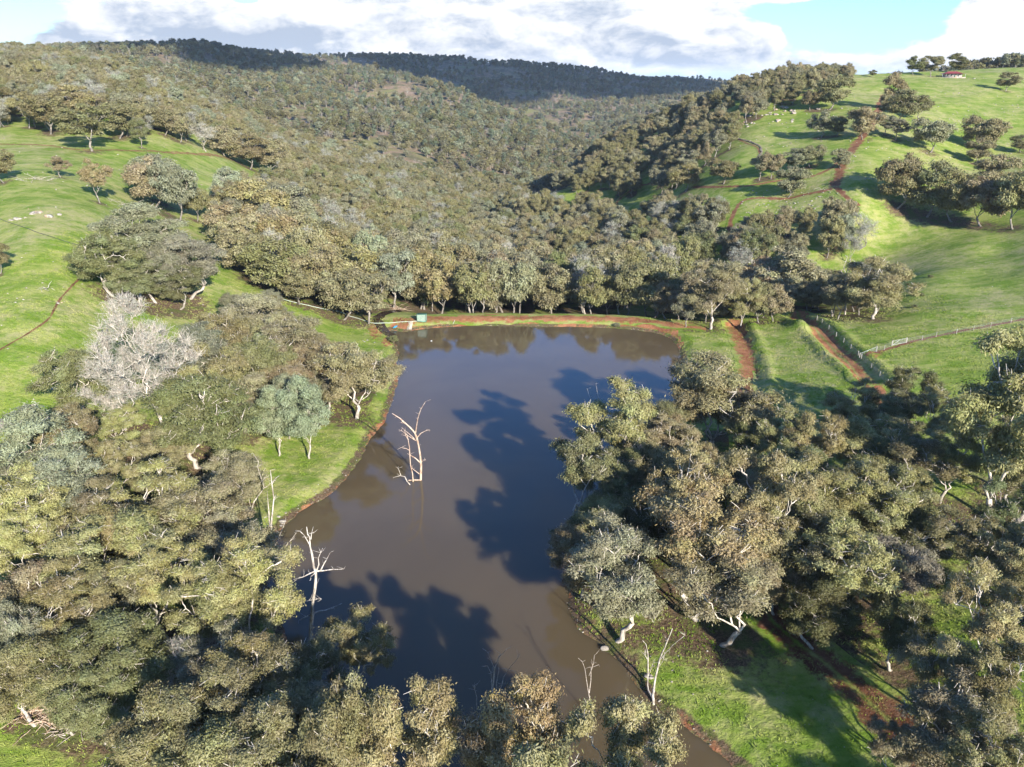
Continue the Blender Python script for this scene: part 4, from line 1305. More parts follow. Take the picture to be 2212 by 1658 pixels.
# labels for the valley trees: rows by distance, then order from the left
lab = [t for t in ind]
lab.sort(key=lambda t: t['y'])
for row in range(0, len(lab), 12):
    seg = sorted(lab[row:row + 12], key=lambda t: t['x'] / t['y'])
    rn = ROWN[min(row // 12, 12)]
    for j, t in enumerate(seg):
        noun = 'bare grey tree' if 'bare' in t['style'] else WORD[t['tint']] + ' gum'
        size = 'tall' if t['h'] > 14.5 else 'low' if t['h'] < 12 else 'wide' if t['w'] / t['h'] > .82 else 'rounded'
        t['label'] = f"{size} {noun}, {ORD[j]}, {rn}"
REGN = {'ls': ('lower left stand', 'gums crowding the lower left of the pond'), 'bt': ('left hillside belt', 'gums of the belt on the left hillside'),
        'rs': ('right bank stand', 'gums crowding the right bank of the pond'), 'md': ('dam end thicket', 'trees round the right end of the dam and the fenced pasture')}
ROWL = ['nearest', 'second', 'third', 'fourth', 'fifth', 'sixth', 'seventh', 'eighth', 'ninth', 'tenth', 'eleventh', 'twelfth']
lab2 = [t for t in TREES if t['label'] is None and not t.get('off')]
for rg in (None, 'ls', 'bt', 'rs', 'md'):
    sub = sorted([t for t in lab2 if t.get('reg') == rg], key=lambda t: t['y'])
    per = 8
    for row in range(0, len(sub), per):
        seg = sorted(sub[row:row + per], key=lambda t: t['x'] / t['y'])
        for j, t in enumerate(seg):
            place = REGN[rg][0] if rg else 'left hill foot'
            if rg: t['group'] = REGN[rg][1]
            t['label'] = f"{WORD[t['tint']]} gum, {ORD[j]} in the {ROWL[row // per]} row of the {place}"
for t in TREES:
    if t.get('off'): t['label'] = f"olive gum just below the bottom edge, {ORD[[3, 9, 14, 58, 84, 98].index(t['x'])]} there"
for t in TREES + ind: place_tree(t)

def stock(kind, i, far=True):
    """one unlinked mesh object (trunk and crown together) for the masses of far trees"""
    raw = LIB[kind][i][4]
    nv = len(raw[0]); nq = len(raw[1])
    if len(raw) > 2:
        me = mesh_np('stock', np.vstack([raw[0], raw[2]]), [raw[1], raw[3] + nv])
        for nm, arr in (('leafv', raw[4]), ('clumpv', raw[5])):
            a = me.attributes.new(nm, 'FLOAT', 'FACE'); a.data.foreach_set('value', np.r_[np.zeros(nq), arr].astype(np.float32))
        mi = np.r_[np.zeros(nq, int), np.ones(len(raw[3]), int)]
    else:
        me = mesh_np('stock', raw[0], [raw[1]]); mi = np.zeros(nq, int)
    me.materials.append(M['bark_far']); me.materials.append(M['leaf_far'])
    me.polygons.foreach_set('material_index', mi.astype(np.int32))
    return bpy.data.objects.new('stock_tree', me)

def scatter(name, pts, rot, scl, idx, tint, stocks, label, mat=None):
    me = bpy.data.meshes.new(name)
    me.vertices.add(len(pts)); me.vertices.foreach_set('co', np.asarray(pts, np.float32).ravel())
    def at(nm, typ, arr, key='value'):
        a = me.attributes.new(nm, typ, 'POINT'); a.data.foreach_set(key, np.asarray(arr, np.float32 if typ != 'INT' else np.int32).ravel())
    at('rot', 'FLOAT_VECTOR', rot, 'vector'); at('scl', 'FLOAT_VECTOR', scl, 'vector'); at('idx', 'INT', idx)
    at('tint', 'FLOAT_COLOR', np.c_[tint, np.ones(len(pts))], 'color')
    o = bpy.data.objects.new(name, me); link(o)
    ng = bpy.data.node_groups.new(name, 'GeometryNodeTree')
    ng.interface.new_socket('Geometry', in_out='INPUT', socket_type='NodeSocketGeometry')
    ng.interface.new_socket('Geometry', in_out='OUTPUT', socket_type='NodeSocketGeometry')
    nn = ng.nodes; L = ng.links
    gi = nn.new('NodeGroupInput'); go = nn.new('NodeGroupOutput'); jn = nn.new('GeometryNodeJoinGeometry')
    def named(nm, dt):
        a = nn.new('GeometryNodeInputNamedAttribute'); a.data_type = dt; a.inputs[0].default_value = nm
        return next(s for s in a.outputs if s.enabled and s.name == 'Attribute')
    ra, sa, ia = named('rot', 'FLOAT_VECTOR'), named('scl', 'FLOAT_VECTOR'), named('idx', 'INT')
    for k, so in enumerate(stocks):
        oi = nn.new('GeometryNodeObjectInfo'); oi.inputs['Object'].default_value = so
        oi.inputs['As Instance'].default_value = False
        g2i = nn.new('GeometryNodeGeometryToInstance'); L.new(oi.outputs['Geometry'], g2i.inputs[0])
        cmp_ = nn.new('FunctionNodeCompare'); cmp_.data_type = 'INT'; cmp_.operation = 'EQUAL'
        si = [s for s in cmp_.inputs if s.enabled]
        L.new(ia, si[0]); si[1].default_value = k
        ip = nn.new('GeometryNodeInstanceOnPoints')
        L.new(gi.outputs[0], ip.inputs['Points']); L.new(cmp_.outputs[0], ip.inputs['Selection']); L.new(g2i.outputs[0], ip.inputs['Instance'])
        e2r = nn.new('FunctionNodeEulerToRotation'); L.new(ra, e2r.inputs[0]); L.new(e2r.outputs[0], ip.inputs['Rotation'])
        L.new(sa, ip.inputs['Scale']); L.new(ip.outputs[0], jn.inputs[0])
    L.new(jn.outputs[0], go.inputs[0])
    md = o.modifiers.new('scatter', 'NODES'); md.node_group = ng
    if label: o['label'] = label
    return tag(o, kind='stuff')

if mass:
    kinds = ['mid_dense', 'mid_open', 'mid_bare', 'open', 'dense']
    stocks = []; base_i = {}
    for kd in kinds:
        base_i[kd] = (len(stocks), len(LIB[kd])); stocks += [stock(kd, i) for i in range(len(LIB[kd]))]
    pts = [(t['x'], t['y'], t['z'] - .1) for t in mass]
    rr = np.random.RandomState(3)
    rot = [(0, 0, rr.uniform(0, 6.28)) for _ in mass]
    idx = [base_i[t['style']][0] + rr.randint(base_i[t['style']][1]) for t in mass]
    scl = [(t['w'] / (2 * LIB[t['style']][0][3]),) * 2 + (t['h'] / LIB[t['style']][0][2],) for t in mass]
    tint = [np.array(TINT[t['tint']]) * rr.uniform(.85, 1.12) for t in mass]
    scatter('valley_forest', pts, rot, scl, idx, tint, stocks, 'mass of grey-green gums filling the valley beyond the first rows')

# far woodland on the hills across the valley
def far_wood():
    r = np.random.RandomState(12)
    P = []
    for (y0, y1, sp) in [(700, 1000, 8.2), (1000, 1500, 9.2), (1500, 2100, 11.0), (2100, 2750, 13.5)]:
        X, Y, _ = cands(r.randint(999), -1.0 * y1, .85 * y1, y0, y1, sp)
        k = (X / Y > -.85) & (X / Y < .82)
        P.append(np.c_[X[k], Y[k], np.full(k.sum(), sp)])
    P = np.vstack(P)
    X, Y, S = P.T
    # also the forest shoulder on the upper left, nearer than 700 m
    X2, Y2, _ = cands(55, -560, -120, 470, 700, 9.0)
    Z2 = zt(X2, Y2); U, V, D = proj(X2, Y2, Z2 + 7)
    k = (~inpoly(U, V, POLY_VALLEY)) & (V < 250) & (U < 480) & ((X2 < -420) | (Y2 > 720))
    X = np.r_[X, X2[k]]; Y = np.r_[Y, Y2[k]]; S = np.r_[S, np.full(k.sum(), 9.0)]
    Z = zt(X, Y)
    dens = fbm(X / 80, Y / 100, 4, 61) + .5 * fbm(X / 25, Y / 30, 2, 67)
    tx = X / Y
    keep = r.rand(len(X)) < np.clip(.66 + dens * 1.1 - .06 * (Y > 1000), .10, 1.0)
    grass_hill = (tx > .33) & (Y < 640)
    keep &= ~grass_hill
    # visibility against the terrain in between, with a margin for other viewpoints
    slope = (Z + 14 - CAMH) / np.hypot(X, Y)
    vis = np.ones(len(X), bool)
    for f in np.linspace(.15, .97, 42):
        g = zt(X * f, Y * f)
        vis &= ((g - CAMH) / (np.hypot(X, Y) * f)) < slope + .004
    keep &= vis
    X, Y, Z, S, dens = X[keep], Y[keep], Z[keep], S[keep], dens[keep]
    n = len(X)
    h = r.uniform(6.5, 13.5, n) * (S / 10.5) ** .30
    names = ['far'] * 4 + ['farbare'] * 2 + ['farcone'] * 2
    stocks = [stock('far', i) for i in range(4)] + [stock('farbare', i) for i in range(2)] + [stock('farcone', i) for i in range(2)]
    u = r.rand(n)
    top = sstep(Z, 60, 100)
    pc = np.where(Y > 1000, .34, .12) * (1 - top * .7)
    idx = np.where(u < pc, 6 + r.randint(0, 2, n), np.where(u < pc + .10, 4 + r.randint(0, 2, n), r.randint(0, 4, n)))
    Hn = np.array([LIB[k][0][2] for k in names])[idx]; Rn = np.array([LIB[k][0][3] for k in names])[idx]
    wd = h * np.where(idx >= 6, .5, np.where(idx >= 4, .55, .80)) * r.uniform(.85, 1.15, n)
    cols = np.array([TINT['mid'], TINT['sage'], TINT['dust'], TINT['green'], TINT['grey'], TINT['olive']])
    ci = r.choice(6, n, p=[.30, .24, .12, .14, .08, .12])
    tint = cols[ci] * r.uniform(.50, 1.02, (n, 1))
    tint[idx >= 6] = np.array([.115, .140, .082]) * r.uniform(.8, 1.15, ((idx >= 6).sum(), 1))
    bb = (idx == 4) | (idx == 5); tint[bb] = np.array([.26, .24, .21])
    scatter('far_forest', np.c_[X, Y, Z - .2], np.c_[np.zeros(n), np.zeros(n), r.uniform(0, 6.28, n)], np.c_[wd / (2 * Rn), wd / (2 * Rn), h / Hn], idx, tint, stocks,
            'woodland covering the hills across the valley')
far_wood()

# ------------------------------------------------------------------ dead trees, traced limb by limb and stood at their own distance
def zx(ox, oy, k):   # photo zoom pixels -> 2212-wide photo pixels
    return lambda x, y: ((ox + x / k) * .576042, (oy + y / k) * .576042)

def snag(label, base, limbs, cv, r0, seed, mat='dead', group=None, name='dead_tree', minr=.03, dyamp=1.6, zbase=None, twigs=2, sub=0.4):
    """limbs: list of (radius factor, [(px, py) ...]); every limb starts at or on an earlier one"""
    rng = np.random.RandomState(seed)
    bu, bv = cv(*base)
    g = at_z(bu, bv, zbase) if zbase is not None else ground(bu, bv)
    Yb = g[1]; zb = g[2]
    e = empty(name, (g[0], Yb, zb), label, 'dead tree', group)
    trunk = MB(); branches = []
    ph = rng.uniform(0, 50)
    def P3(p):
        u, v = cv(*p)
        k = max(0.0, (bv - v)) / 300.0
        dy = dyamp * (math.sin(u * .031 + ph) + math.sin(v * .023 + ph * 2)) * min(1.0, k * 6) + 0.12 * (math.sin(u * .3 + ph))
        x, y, z = at_y(u, v, Yb + dy * .8)
        return np.array([x - g[0], y - Yb, z - zb])
    for li, (rf, pl) in enumerate(limbs):
        P = np.array([P3(p) for p in pl])
        if li == 0: P = np.vstack([P[0] + [0.05, 0.05, -sub - .3], P])
        P = densify(P, .45)
        n = len(P)
        t = np.linspace(0, 1, n)
        rad = np.maximum(minr * .8, .82 * r0 * rf * (1 - .80 * t ** .9)) * (1 + .10 * rng.normal(size=n) * (r0 > .08))
        P = P + rng.normal(size=P.shape) * .025
        mb = trunk if li == 0 else MB()
        mb.tube(P, rad, 7 if li == 0 else 6)
        for _ in range(twigs * 2):
            i = rng.randint(n // 3, n); o = P[i]
            dv = rng.normal(size=3); dv[2] = abs(dv[2]) * .6; dv /= np.linalg.norm(dv)
            L = rng.uniform(.3, 1.1)
            mb.tube([o, o + dv * L * .5 + rng.normal(size=3) * .05, o + dv * L], [minr * .8, minr * .6, minr * .35], 4)
        if li: branches.append(mb)
    trunk.build('trunk', M[mat], e, smooth=True)
    for b in branches: b.build('limb', M[mat], e, smooth=True)
    return e

c2 = zx(1000, 1400, 1.7015); c1 = zx(0, 1400, 1.7015); c5 = zx(0, 2100, 1.7015); c6 = zx(1200, 2100, 1.7015); c3 = zx(2000, 1400, 2.072)
gs = 'dead trees standing in and round the pond'
snag('tall bleached dead tree standing in the middle of the pond with reddish foot', (982, 682), [
    (1, [(982, 682), (985, 590), (978, 520), (968, 460), (958, 410), (945, 380), (920, 350), (890, 325), (850, 290), (800, 258)]),
    (.5, [(950, 388), (955, 350), (965, 290), (985, 230), (1012, 182)]),
    (.35, [(962, 408), (985, 385), (1010, 370), (1042, 362)]),
    (.25, [(892, 327), (875, 318), (856, 316)]),
    (.38, [(950, 430), (915, 405), (885, 390), (860, 366)]),
    (.28, [(943, 422), (905, 385), (864, 348)]),
    (.45, [(980, 572), (950, 545), (898, 514)]),
    (.3, [(985, 572), (1000, 555), (1012, 552)]),
    (.35, [(978, 645), (950, 625), (916, 600)]),
], c2, .33, 1, 'deadred', gs, zbase=0.0, minr=.04)
snag('slim bleached dead stem just left of the tall dead tree in the pond', (935, 692), [
    (1, [(935, 692), (930, 640), (918, 590), (915, 540), (912, 480), (905, 430), (895, 392), (862, 368)]),
    (.5, [(913, 495), (892, 480), (860, 474)]), (.6, [(905, 425), (888, 400), (884, 380)])], c2, .20, 2, 'deadred', gs, zbase=0.0, minr=.04, dyamp=.8)
snag('short curled dead stump leaning left beside the tall dead tree in the pond', (913, 710), [
    (1, [(913, 710), (897, 690), (880, 660), (855, 655), (808, 667)]), (.6, [(858, 655), (850, 632), (838, 608)])], c2, .16, 3, 'dead', gs, zbase=0.0, minr=.04, dyamp=.5)
e = MB(); p = [at_z(*c2(905, 684), .08), at_z(*c2(945, 682), .12), at_z(*c2(988, 682), .08)]
e.tube(p, [.10, .12, .09], 6)
tag(e.build('floating_log', M['deadred'], smooth=True), 'floating log lying between the two dead stems in the pond', 'log')
snag('white dead trunk with several upright shafts at the water line of the left bank', (1728, 1170), [
    (1, [(1728, 1170), (1722, 1080), (1728, 980), (1738, 900), (1745, 800), (1735, 700), (1725, 618)]),
    (.45, [(1735, 705), (1765, 668), (1782, 655)]), (.6, [(1716, 1040), (1718, 950), (1712, 850), (1705, 750)]),
    (.6, [(1735, 1135), (1775, 1060), (1805, 990), (1822, 938)]), (.3, [(1738, 860), (1752, 800), (1758, 780)]), (.3, [(1722, 1000), (1695, 960), (1683, 925)]),
], c1, .30, 4, 'dead', gs, minr=.035)
snag('low white dead limb slanting over the water beside the left bank trunk', (1772, 1172), [
    (1, [(1772, 1172), (1820, 1110), (1860, 1060), (1890, 1020)]), (.6, [(1822, 1108), (1838, 1085), (1880, 1045)])], c1, .16, 5, 'dead', gs, minr=.035, dyamp=.5)
snag('crooked white dead tree curving over the grass of the left bank', (1598, 890), [
    (1, [(1598, 890), (1622, 820), (1665, 760), (1685, 730), (1668, 680), (1645, 600), (1650, 560), (1613, 510)]),
    (.5, [(1685, 735), (1720, 710), (1764, 668)]), (.3, [(1672, 690), (1690, 670), (1706, 664)]),
    (.5, [(1600, 850), (1585, 790), (1560, 760), (1500, 715), (1460, 690), (1445, 620), (1412, 558)]), (.3, [(1512, 718), (1522, 670), (1532, 610)]),
    (.3, [(1445, 620), (1452, 580), (1455, 548)])], c1, .17, 6, 'dead', gs, minr=.035)
cc = zx(600, 2000, 2.4578)
snag('tall dead tree standing in the dark water at the left, limbs held out sideways', (1385, 1000), [
    (1, [(1385, 1000), (1392, 860), (1402, 740), (1415, 600), (1432, 480), (1440, 370), (1418, 300), (1400, 200), (1380, 120), (1378, 40), (1360, 10), (1350, -60)]),
    (.35, [(1440, 350), (1460, 290), (1460, 230), (1500, 140)]), (.35, [(1480, 345), (1510, 280), (1540, 230), (1568, 180)]),
    (.45, [(1440, 352), (1520, 345), (1600, 335), (1694, 332)]), (.45, [(1440, 352), (1380, 370), (1320, 400), (1230, 430)]),
    (.3, [(1432, 362), (1395, 400), (1382, 438)]), (.3, [(1388, 120), (1330, 20), (1290, -20), (1250, -20)]),
    (.45, [(1398, 745), (1480, 715), (1570, 695), (1674, 648)]), (.4, [(1396, 745), (1340, 775), (1280, 800)]),
    (.2, [(1412, 612), (1450, 608), (1488, 606)]), (.25, [(1395, 60), (1400, 0), (1415, -60)]), (.2, [(1412, 616), (1370, 620), (1320, 630)]),
], cc, .34, 7, 'dead', gs, zbase=0.0, minr=.035)
snag('forked grey dead tree top poking up above the bottom gums in the dark water', (1100, 1010), [
    (1, [(1100, 1010), (1100, 860), (1108, 760), (1120, 680), (1140, 620), (1165, 600), (1196, 566)]),
    (.6, [(1098, 870), (1098, 790), (1092, 720), (1068, 676)]), (.5, [(1106, 760), (1110, 690), (1090, 640), (1072, 592)]),
    (.5, [(1122, 860), (1125, 780), (1140, 710), (1138, 650), (1148, 600)]),
    (.5, [(1105, 960), (1160, 800), (1168, 750), (1200, 700), (1245, 650), (1276, 598)])], c6, .14, 8, 'log', gs, zbase=0.0, minr=.03)
snag('thin Y-shaped dead sapling rising from the brown shallows at the bottom', (1722, 1000), [
    (1, [(1722, 1000), (1722, 900), (1712, 840), (1700, 770), (1690, 690), (1672, 650), (1648, 628)]),
    (.7, [(1718, 850), (1728, 770), (1730, 700), (1745, 660), (1750, 612)]), (.4, [(1716, 740), (1740, 685), (1780, 668)])], c6, .10, 9, 'log', gs, zbase=0.0, minr=.03)
snag('small dead twig top left of the forked grey one at the bottom', (1000, 960), [
    (1, [(1000, 960), (1000, 880), (988, 830), (972, 798)]), (.6, [(988, 832), (986, 800), (1002, 792)])], c6, .07, 10, 'log', gs, zbase=0.0, minr=.025)
snag('leaning two-stemmed dead tree with pale bark on the right shore', (2130, 922), [
    (1, [(2130, 922), (2125, 870), (2140, 760), (2165, 640), (2200, 560), (2230, 480), (2250, 440)]),
    (.75, [(2126, 890), (2105, 850), (2090, 800), (2095, 700), (2090, 600), (2080, 540), (2060, 515)]),
    (.4, [(2165, 640), (2210, 590), (2290, 510), (2330, 480)]), (.35, [(2150, 700), (2190, 640), (2200, 590)]), (.3, [(2092, 640), (2070, 610), (2075, 570)]),
    (.3, [(2090, 745), (2112, 700), (2122, 660)])], c6, .24, 11, 'dead', gs, minr=.035)
snag('thin white dead fork rising above the tall gum on the right shore', (437, 420), [
    (1, [(437, 420), (435, 365), (470, 300), (500, 240)]), (.8, [(435, 365), (410, 310), (388, 252)]), (.6, [(470, 300), (480, 245), (440, 190), (418, 118)]),
    (.6, [(497, 245), (512, 235), (500, 160), (488, 88)]), (.4, [(412, 312), (390, 330), (370, 322)])], c3, .13, 12, 'dead', gs, minr=.035, dyamp=.6, zbase=11.0, sub=11)
c6r = zx(2540, 700, 1.7015)
snag('silver dead tree with twisted crown standing left of the round pasture gum', (1070, 818), [
    (1, [(1070, 818), (1072, 720), (1075, 620), (1080, 570), (1110, 570), (1160, 530), (1200, 500), (1230, 475)]),
    (.6, [(1078, 590), (1060, 560), (1045, 540)]), (.6, [(1080, 575), (1090, 520), (1110, 490), (1100, 470)]), (.5, [(1075, 560), (1062, 510), (1075, 480), (1085, 450), (1072, 440)]),
    (.4, [(1160, 530), (1170, 500), (1195, 478)]), (.4, [(1072, 660), (1010, 680), (960, 720)]), (.3, [(1110, 560), (1140, 500), (1120, 470)])],
    c6r, .34, 13, 'dead', 'dead trees on the pastures', minr=.07)
snag('crooked white dead limb at the left edge of the lower left stand', (42, 560), [
    (1, [(42, 560), (45, 500), (60, 450), (100, 422), (160, 420), (210, 412), (250, 372), (300, 335), (326, 258)]), (.4, [(258, 365), (255, 300), (235, 270)]),
    (.5, [(100, 425), (160, 450), (210, 500)]), (.3, [(60, 455), (90, 480), (110, 470)])], c5, .26, 14, 'dead', gs, minr=.04)
snag('thick white dead trunk slanting among the gums of lower left', (800, 440), [
    (1, [(800, 440), (760, 390), (700, 330), (625, 285)])], c5, .34, 15, 'dead', gs, minr=.22, dyamp=.4)
snag('small white forked dead stem under the yellow-green crowns at lower left', (422, 470), [
    (1, [(422, 470), (424, 420), (425, 380), (392, 350)]), (.7, [(424, 410), (445, 392), (468, 378)])], c5, .17, 16, 'dead', gs, minr=.05, dyamp=.4)
snag('dead limb leaning out over the left shore from the bushes', (1290, 1270), [
    (1, [(1290, 1270), (1400, 1170), (1500, 1080), (1560, 1030), (1640, 1005)]), (.5, [(1500, 1080), (1530, 1010), (1560, 985), (1640, 930)])], c1, .18, 17, 'dead', gs, minr=.04)

# heap of fallen branches at the lower left, grey and tangled, at the foot of a broken stump
rng = np.random.RandomState(4)
def heap(name, label, U, V, R0, n, lo, hi, mat, cat, hgt=1.2):
    g = ground(U, V)
    e = empty(name, g, label, cat)
    mb = MB()
    for _ in range(n):
        a = rng.uniform(0, 6.28); r0 = rng.uniform(0, R0)
        o = np.array([math.cos(a) * r0, math.sin(a) * r0 * .8, rng.uniform(.05, hgt) * (1 - .5 * r0 / R0)])
        dv = np.array([rng.normal(), rng.normal(), rng.normal() * .28]); dv /= np.linalg.norm(dv)
        L = rng.uniform(lo, hi)
        p = np.array([o + dv * L * t + rng.normal(size=3) * .10 * L * .3 for t in np.linspace(0, 1, 5)])
        p[:, 2] = np.maximum(p[:, 2], zt(p[:, 0] + g[0], p[:, 1] + g[1]) - g[2] + .03)
        mb.tube(p, np.linspace(.07, .02, 5) * rng.uniform(.6, 1.5), 4)
    mb.build('branches', M[mat], e)
    return e
u, v = c5(330, 985)
e = heap('fallen_branches', 'tangled heap of fallen grey branches around a broken stump above the grass corner', u, v, 3.2, 150, .8, 3.0, 'deadred', 'branches')
mb = MB(); mb.tube([(.4, .5, -.3), (.5, .6, 1.0), (.35, .7, 2.2), (.3, .6, 3.0)], [.38, .32, .28, .2], 8); mb.tube([(.4, .7, 1.8), (1.3, .4, 2.2), (2.0, 0, 1.2), (2.4, -.4, .4)], [.16, .14, .12, .08], 6)
mb.build('stump', M['deadred'], e, smooth=True)
u, v = c5(440, 1070)
heap('fallen_branches', 'smaller heap of grey brushwood at the edge of the grass corner', u, v, 2.0, 60, .6, 1.8, 'log', 'branches', .6)
heap('fallen_branches', 'fallen limbs across the outlet creek behind the shed', 862, 668, 3.0, 16, 2.5, 6.0, 'deadred', 'branches', 1.0)
heap('fallen_branches', 'white fallen branches lying on the left pasture near the pipeline', 100, 625, 1.8, 9, 1.0, 2.6, 'dead', 'branches', .3)
heap('fallen_branches', 'row of fallen pale timber on the left pasture near the left edge', 75, 388, 7.0, 26, 2.0, 6.0, 'dead', 'branches', .4)
heap('fallen_branches', 'fallen grey timber under the russet gum on the left pasture', 265, 443, 6.0, 18, 2.0, 5.0, 'log', 'branches', .4)
heap('fallen_branches', 'pale fallen timber at the red track crossing on the right hill', 1785, 410, 5.0, 14, 1.5, 4.0, 'dead', 'branches', .4)

# ------------------------------------------------------------------ rocks
def rock_mesh(mb, c, s, seed, n=2):
    r = np.random.RandomState(seed)
    import bmesh
    bm = bmesh.new(); bmesh.ops.create_icosphere(bm, subdivisions=n, radius=1)
    v = np.array([q.co[:] for q in bm.verts]); f = np.array([[q.index for q in fc.verts] for fc in bm.faces]); bm.free()
    for _ in range(6):
        a = r.normal(size=3); a /= np.linalg.norm(a); d = r.uniform(.45, .85)
        k = np.maximum(0, v @ a - d); v = v - k[:, None] * a * .9
    v = v * (1 + .08 * r.normal(size=(len(v), 1))) * np.array(s) + np.array(c)
    mb.add(v, np.c_[f, f[:, 2]])
def tri_build(mb, name, mat, parent=None, loc=None):
    V = np.vstack(mb.v); Q = np.vstack(mb.q)[:, :3]
    me = mesh_np(name, V, [Q]); me.materials.append(mat)
    o = bpy.data.objects.new(name, me)
    if loc is not None: o.location = loc
    return link(o, parent)
for i, (U, V, n, R0, s, lb) in enumerate([
    (15, 925, 5, 2.0, 1.9, 'large tan split boulder at the left edge above the feathery gum'),
    (88, 462, 7, 3.0, 1.3, 'pale rock outcrop on the left pasture, largest of that slope'),
    (33, 475, 4, 1.6, .9, 'small pale rock outcrop left of the largest one on the left pasture'),
    (125, 655, 3, .8, .6, 'grey rocks half buried in grass left of the round hillside clump'),
    (95, 835, 3, 1.0, .7, 'flat grey rock on the lower left pasture'),
    (1695, 243, 26, 13, 1.6, 'long grey stony ridge outcrop high on the right hill'),
    (1580, 282, 12, 7, 1.2, 'grey outcrop at the upper end of the curved bank on the right hill'),
    (1705, 262, 12, 6, 1.1, 'stones strewn below the long stony outcrop on the right hill'),
    (2110, 170, 4, 2.5, .7, 'stones on the hilltop grass right of the house'),
    (640, 1130, 8, 2.0, .35, 'cluster of stones at the water edge of the left bank'),
    (1755, 185, 6, 5, .9, 'stones on the ridge line of the right hill'),
    (1308, 1402, 1, .1, .6, 'pale boulder at the waterline of the right shore under the sage-grey gum'),
    (1402, 1462, 2, .5, .6, 'pair of boulders at the waterline behind the leaning two-stemmed tree'),
    (790, 738, 5, 1.5, .35, 'stones on the bare left shoulder of the dam'),
]):
    g = ground(U, V)
    if g is None: continue
    r = np.random.RandomState(40 + i); mb = MB()
    for j in range(n):
        dx, dy = r.normal(size=2) * R0 * np.array([1, .5])
        sc = s * r.uniform(.35, 1.0) * (1.5 if j == 0 else 1)
        z = float(zt(g[0] + dx, g[1] + dy)) - g[2]
        rock_mesh(mb, (dx, dy, z + sc * .12), (sc * r.uniform(.8, 1.5), sc * r.uniform(.7, 1.1), sc * r.uniform(.4, .75)), 100 * i + j)
    tag(tri_build(mb, 'rock_outcrop', M['rock'], None, g), lb, 'rock')
# loose stones: nobody could count them
mb = MB(); r = np.random.RandomState(9); k = 0
for (u0, v0, u1, v1, n, s) in [(0, 420, 460, 700, 90, .22), (0, 280, 600, 420, 60, .35), (0, 700, 300, 900, 60, .16), (640, 1040, 760, 1130, 40, .12), (1600, 410, 1800, 480, 160, .40),
                               (1800, 180, 2200, 420, 260, .42), (1400, 200, 1800, 330, 120, .45), (1600, 720, 1800, 860, 60, .12), (880, 680, 1330, 705, 30, .16),
                               (1430, 1480, 1900, 1658, 50, .09), (1950, 560, 2200, 760, 60, .14), (600, 700, 850, 900, 60, .14), (1220, 1330, 1560, 1600, 50, .12), (1850, 240, 2200, 300, 120, .35)]:
    for _ in range(n):
        g = ground(r.uniform(u0, u1), r.uniform(v0, v1))
        if g is None or float(sdist(np.array([g[0]]), np.array([g[1]]), SHORE)[0]) < 0: continue
        sc = s * r.uniform(.5, 1.6); rock_mesh(mb, (g[0], g[1], g[2] + sc * .1), (sc, sc * r.uniform(.6, 1), sc * .5), k, 1); k += 1
for i in range(0, len(SHORE), 1):      # pebbles along the shoreline
    for _ in range(2):
        if r.rand() < .45:
            p = SHORE[i] + r.normal(size=2) * .5; sc = r.uniform(.06, .2)
            rock_mesh(mb, (p[0], p[1], float(zt(p[0], p[1])) + .02), (sc, sc * .8, sc * .5), k, 1); k += 1
tag(tri_build(mb, 'loose_stones', M['rock']), 'loose pale stones strewn over the pastures and shore', None, None, 'stuff')

# ------------------------------------------------------------------ small shrubs and grass tufts
def shrub(U, V, h, w, tint, label):
    g = ground(U, V)
    if g is None: return
    e = empty('shrub', (g[0], g[1], g[2] - .1), label, 'shrub', None, rt_.uniform(0, 6))
    tme, cme, H, Rr, _ = LIB['mid_dense'][rt_.randint(6)]
    k = h / H
    e.scale = (w / (2 * Rr), w / (2 * Rr), k)
    link(bpy.data.objects.new('stem', tme), e); c = link(bpy.data.objects.new('foliage', cme), e)
    c.color = (*TINT[tint], 1)
shrub(851, 742, 2.4, 2.6, 'green', 'deep green bush on the left shoulder of the dam at the water')
shrub(1333, 706, 1.2, 2.0, 'sage', 'small bush on the water side of the dam wall')
for i, (U, V) in enumerate([(1962, 618), (1990, 640), (2010, 600), (1975, 665)]):
    shrub(U, V, 1.0, 1.8, 'green', ['low green bush nearest the round pasture gum', 'low green bush in the middle of the steep pasture bank', 'low green bush highest on the steep pasture bank', 'low green bush at the foot of the steep pasture bank'][i])

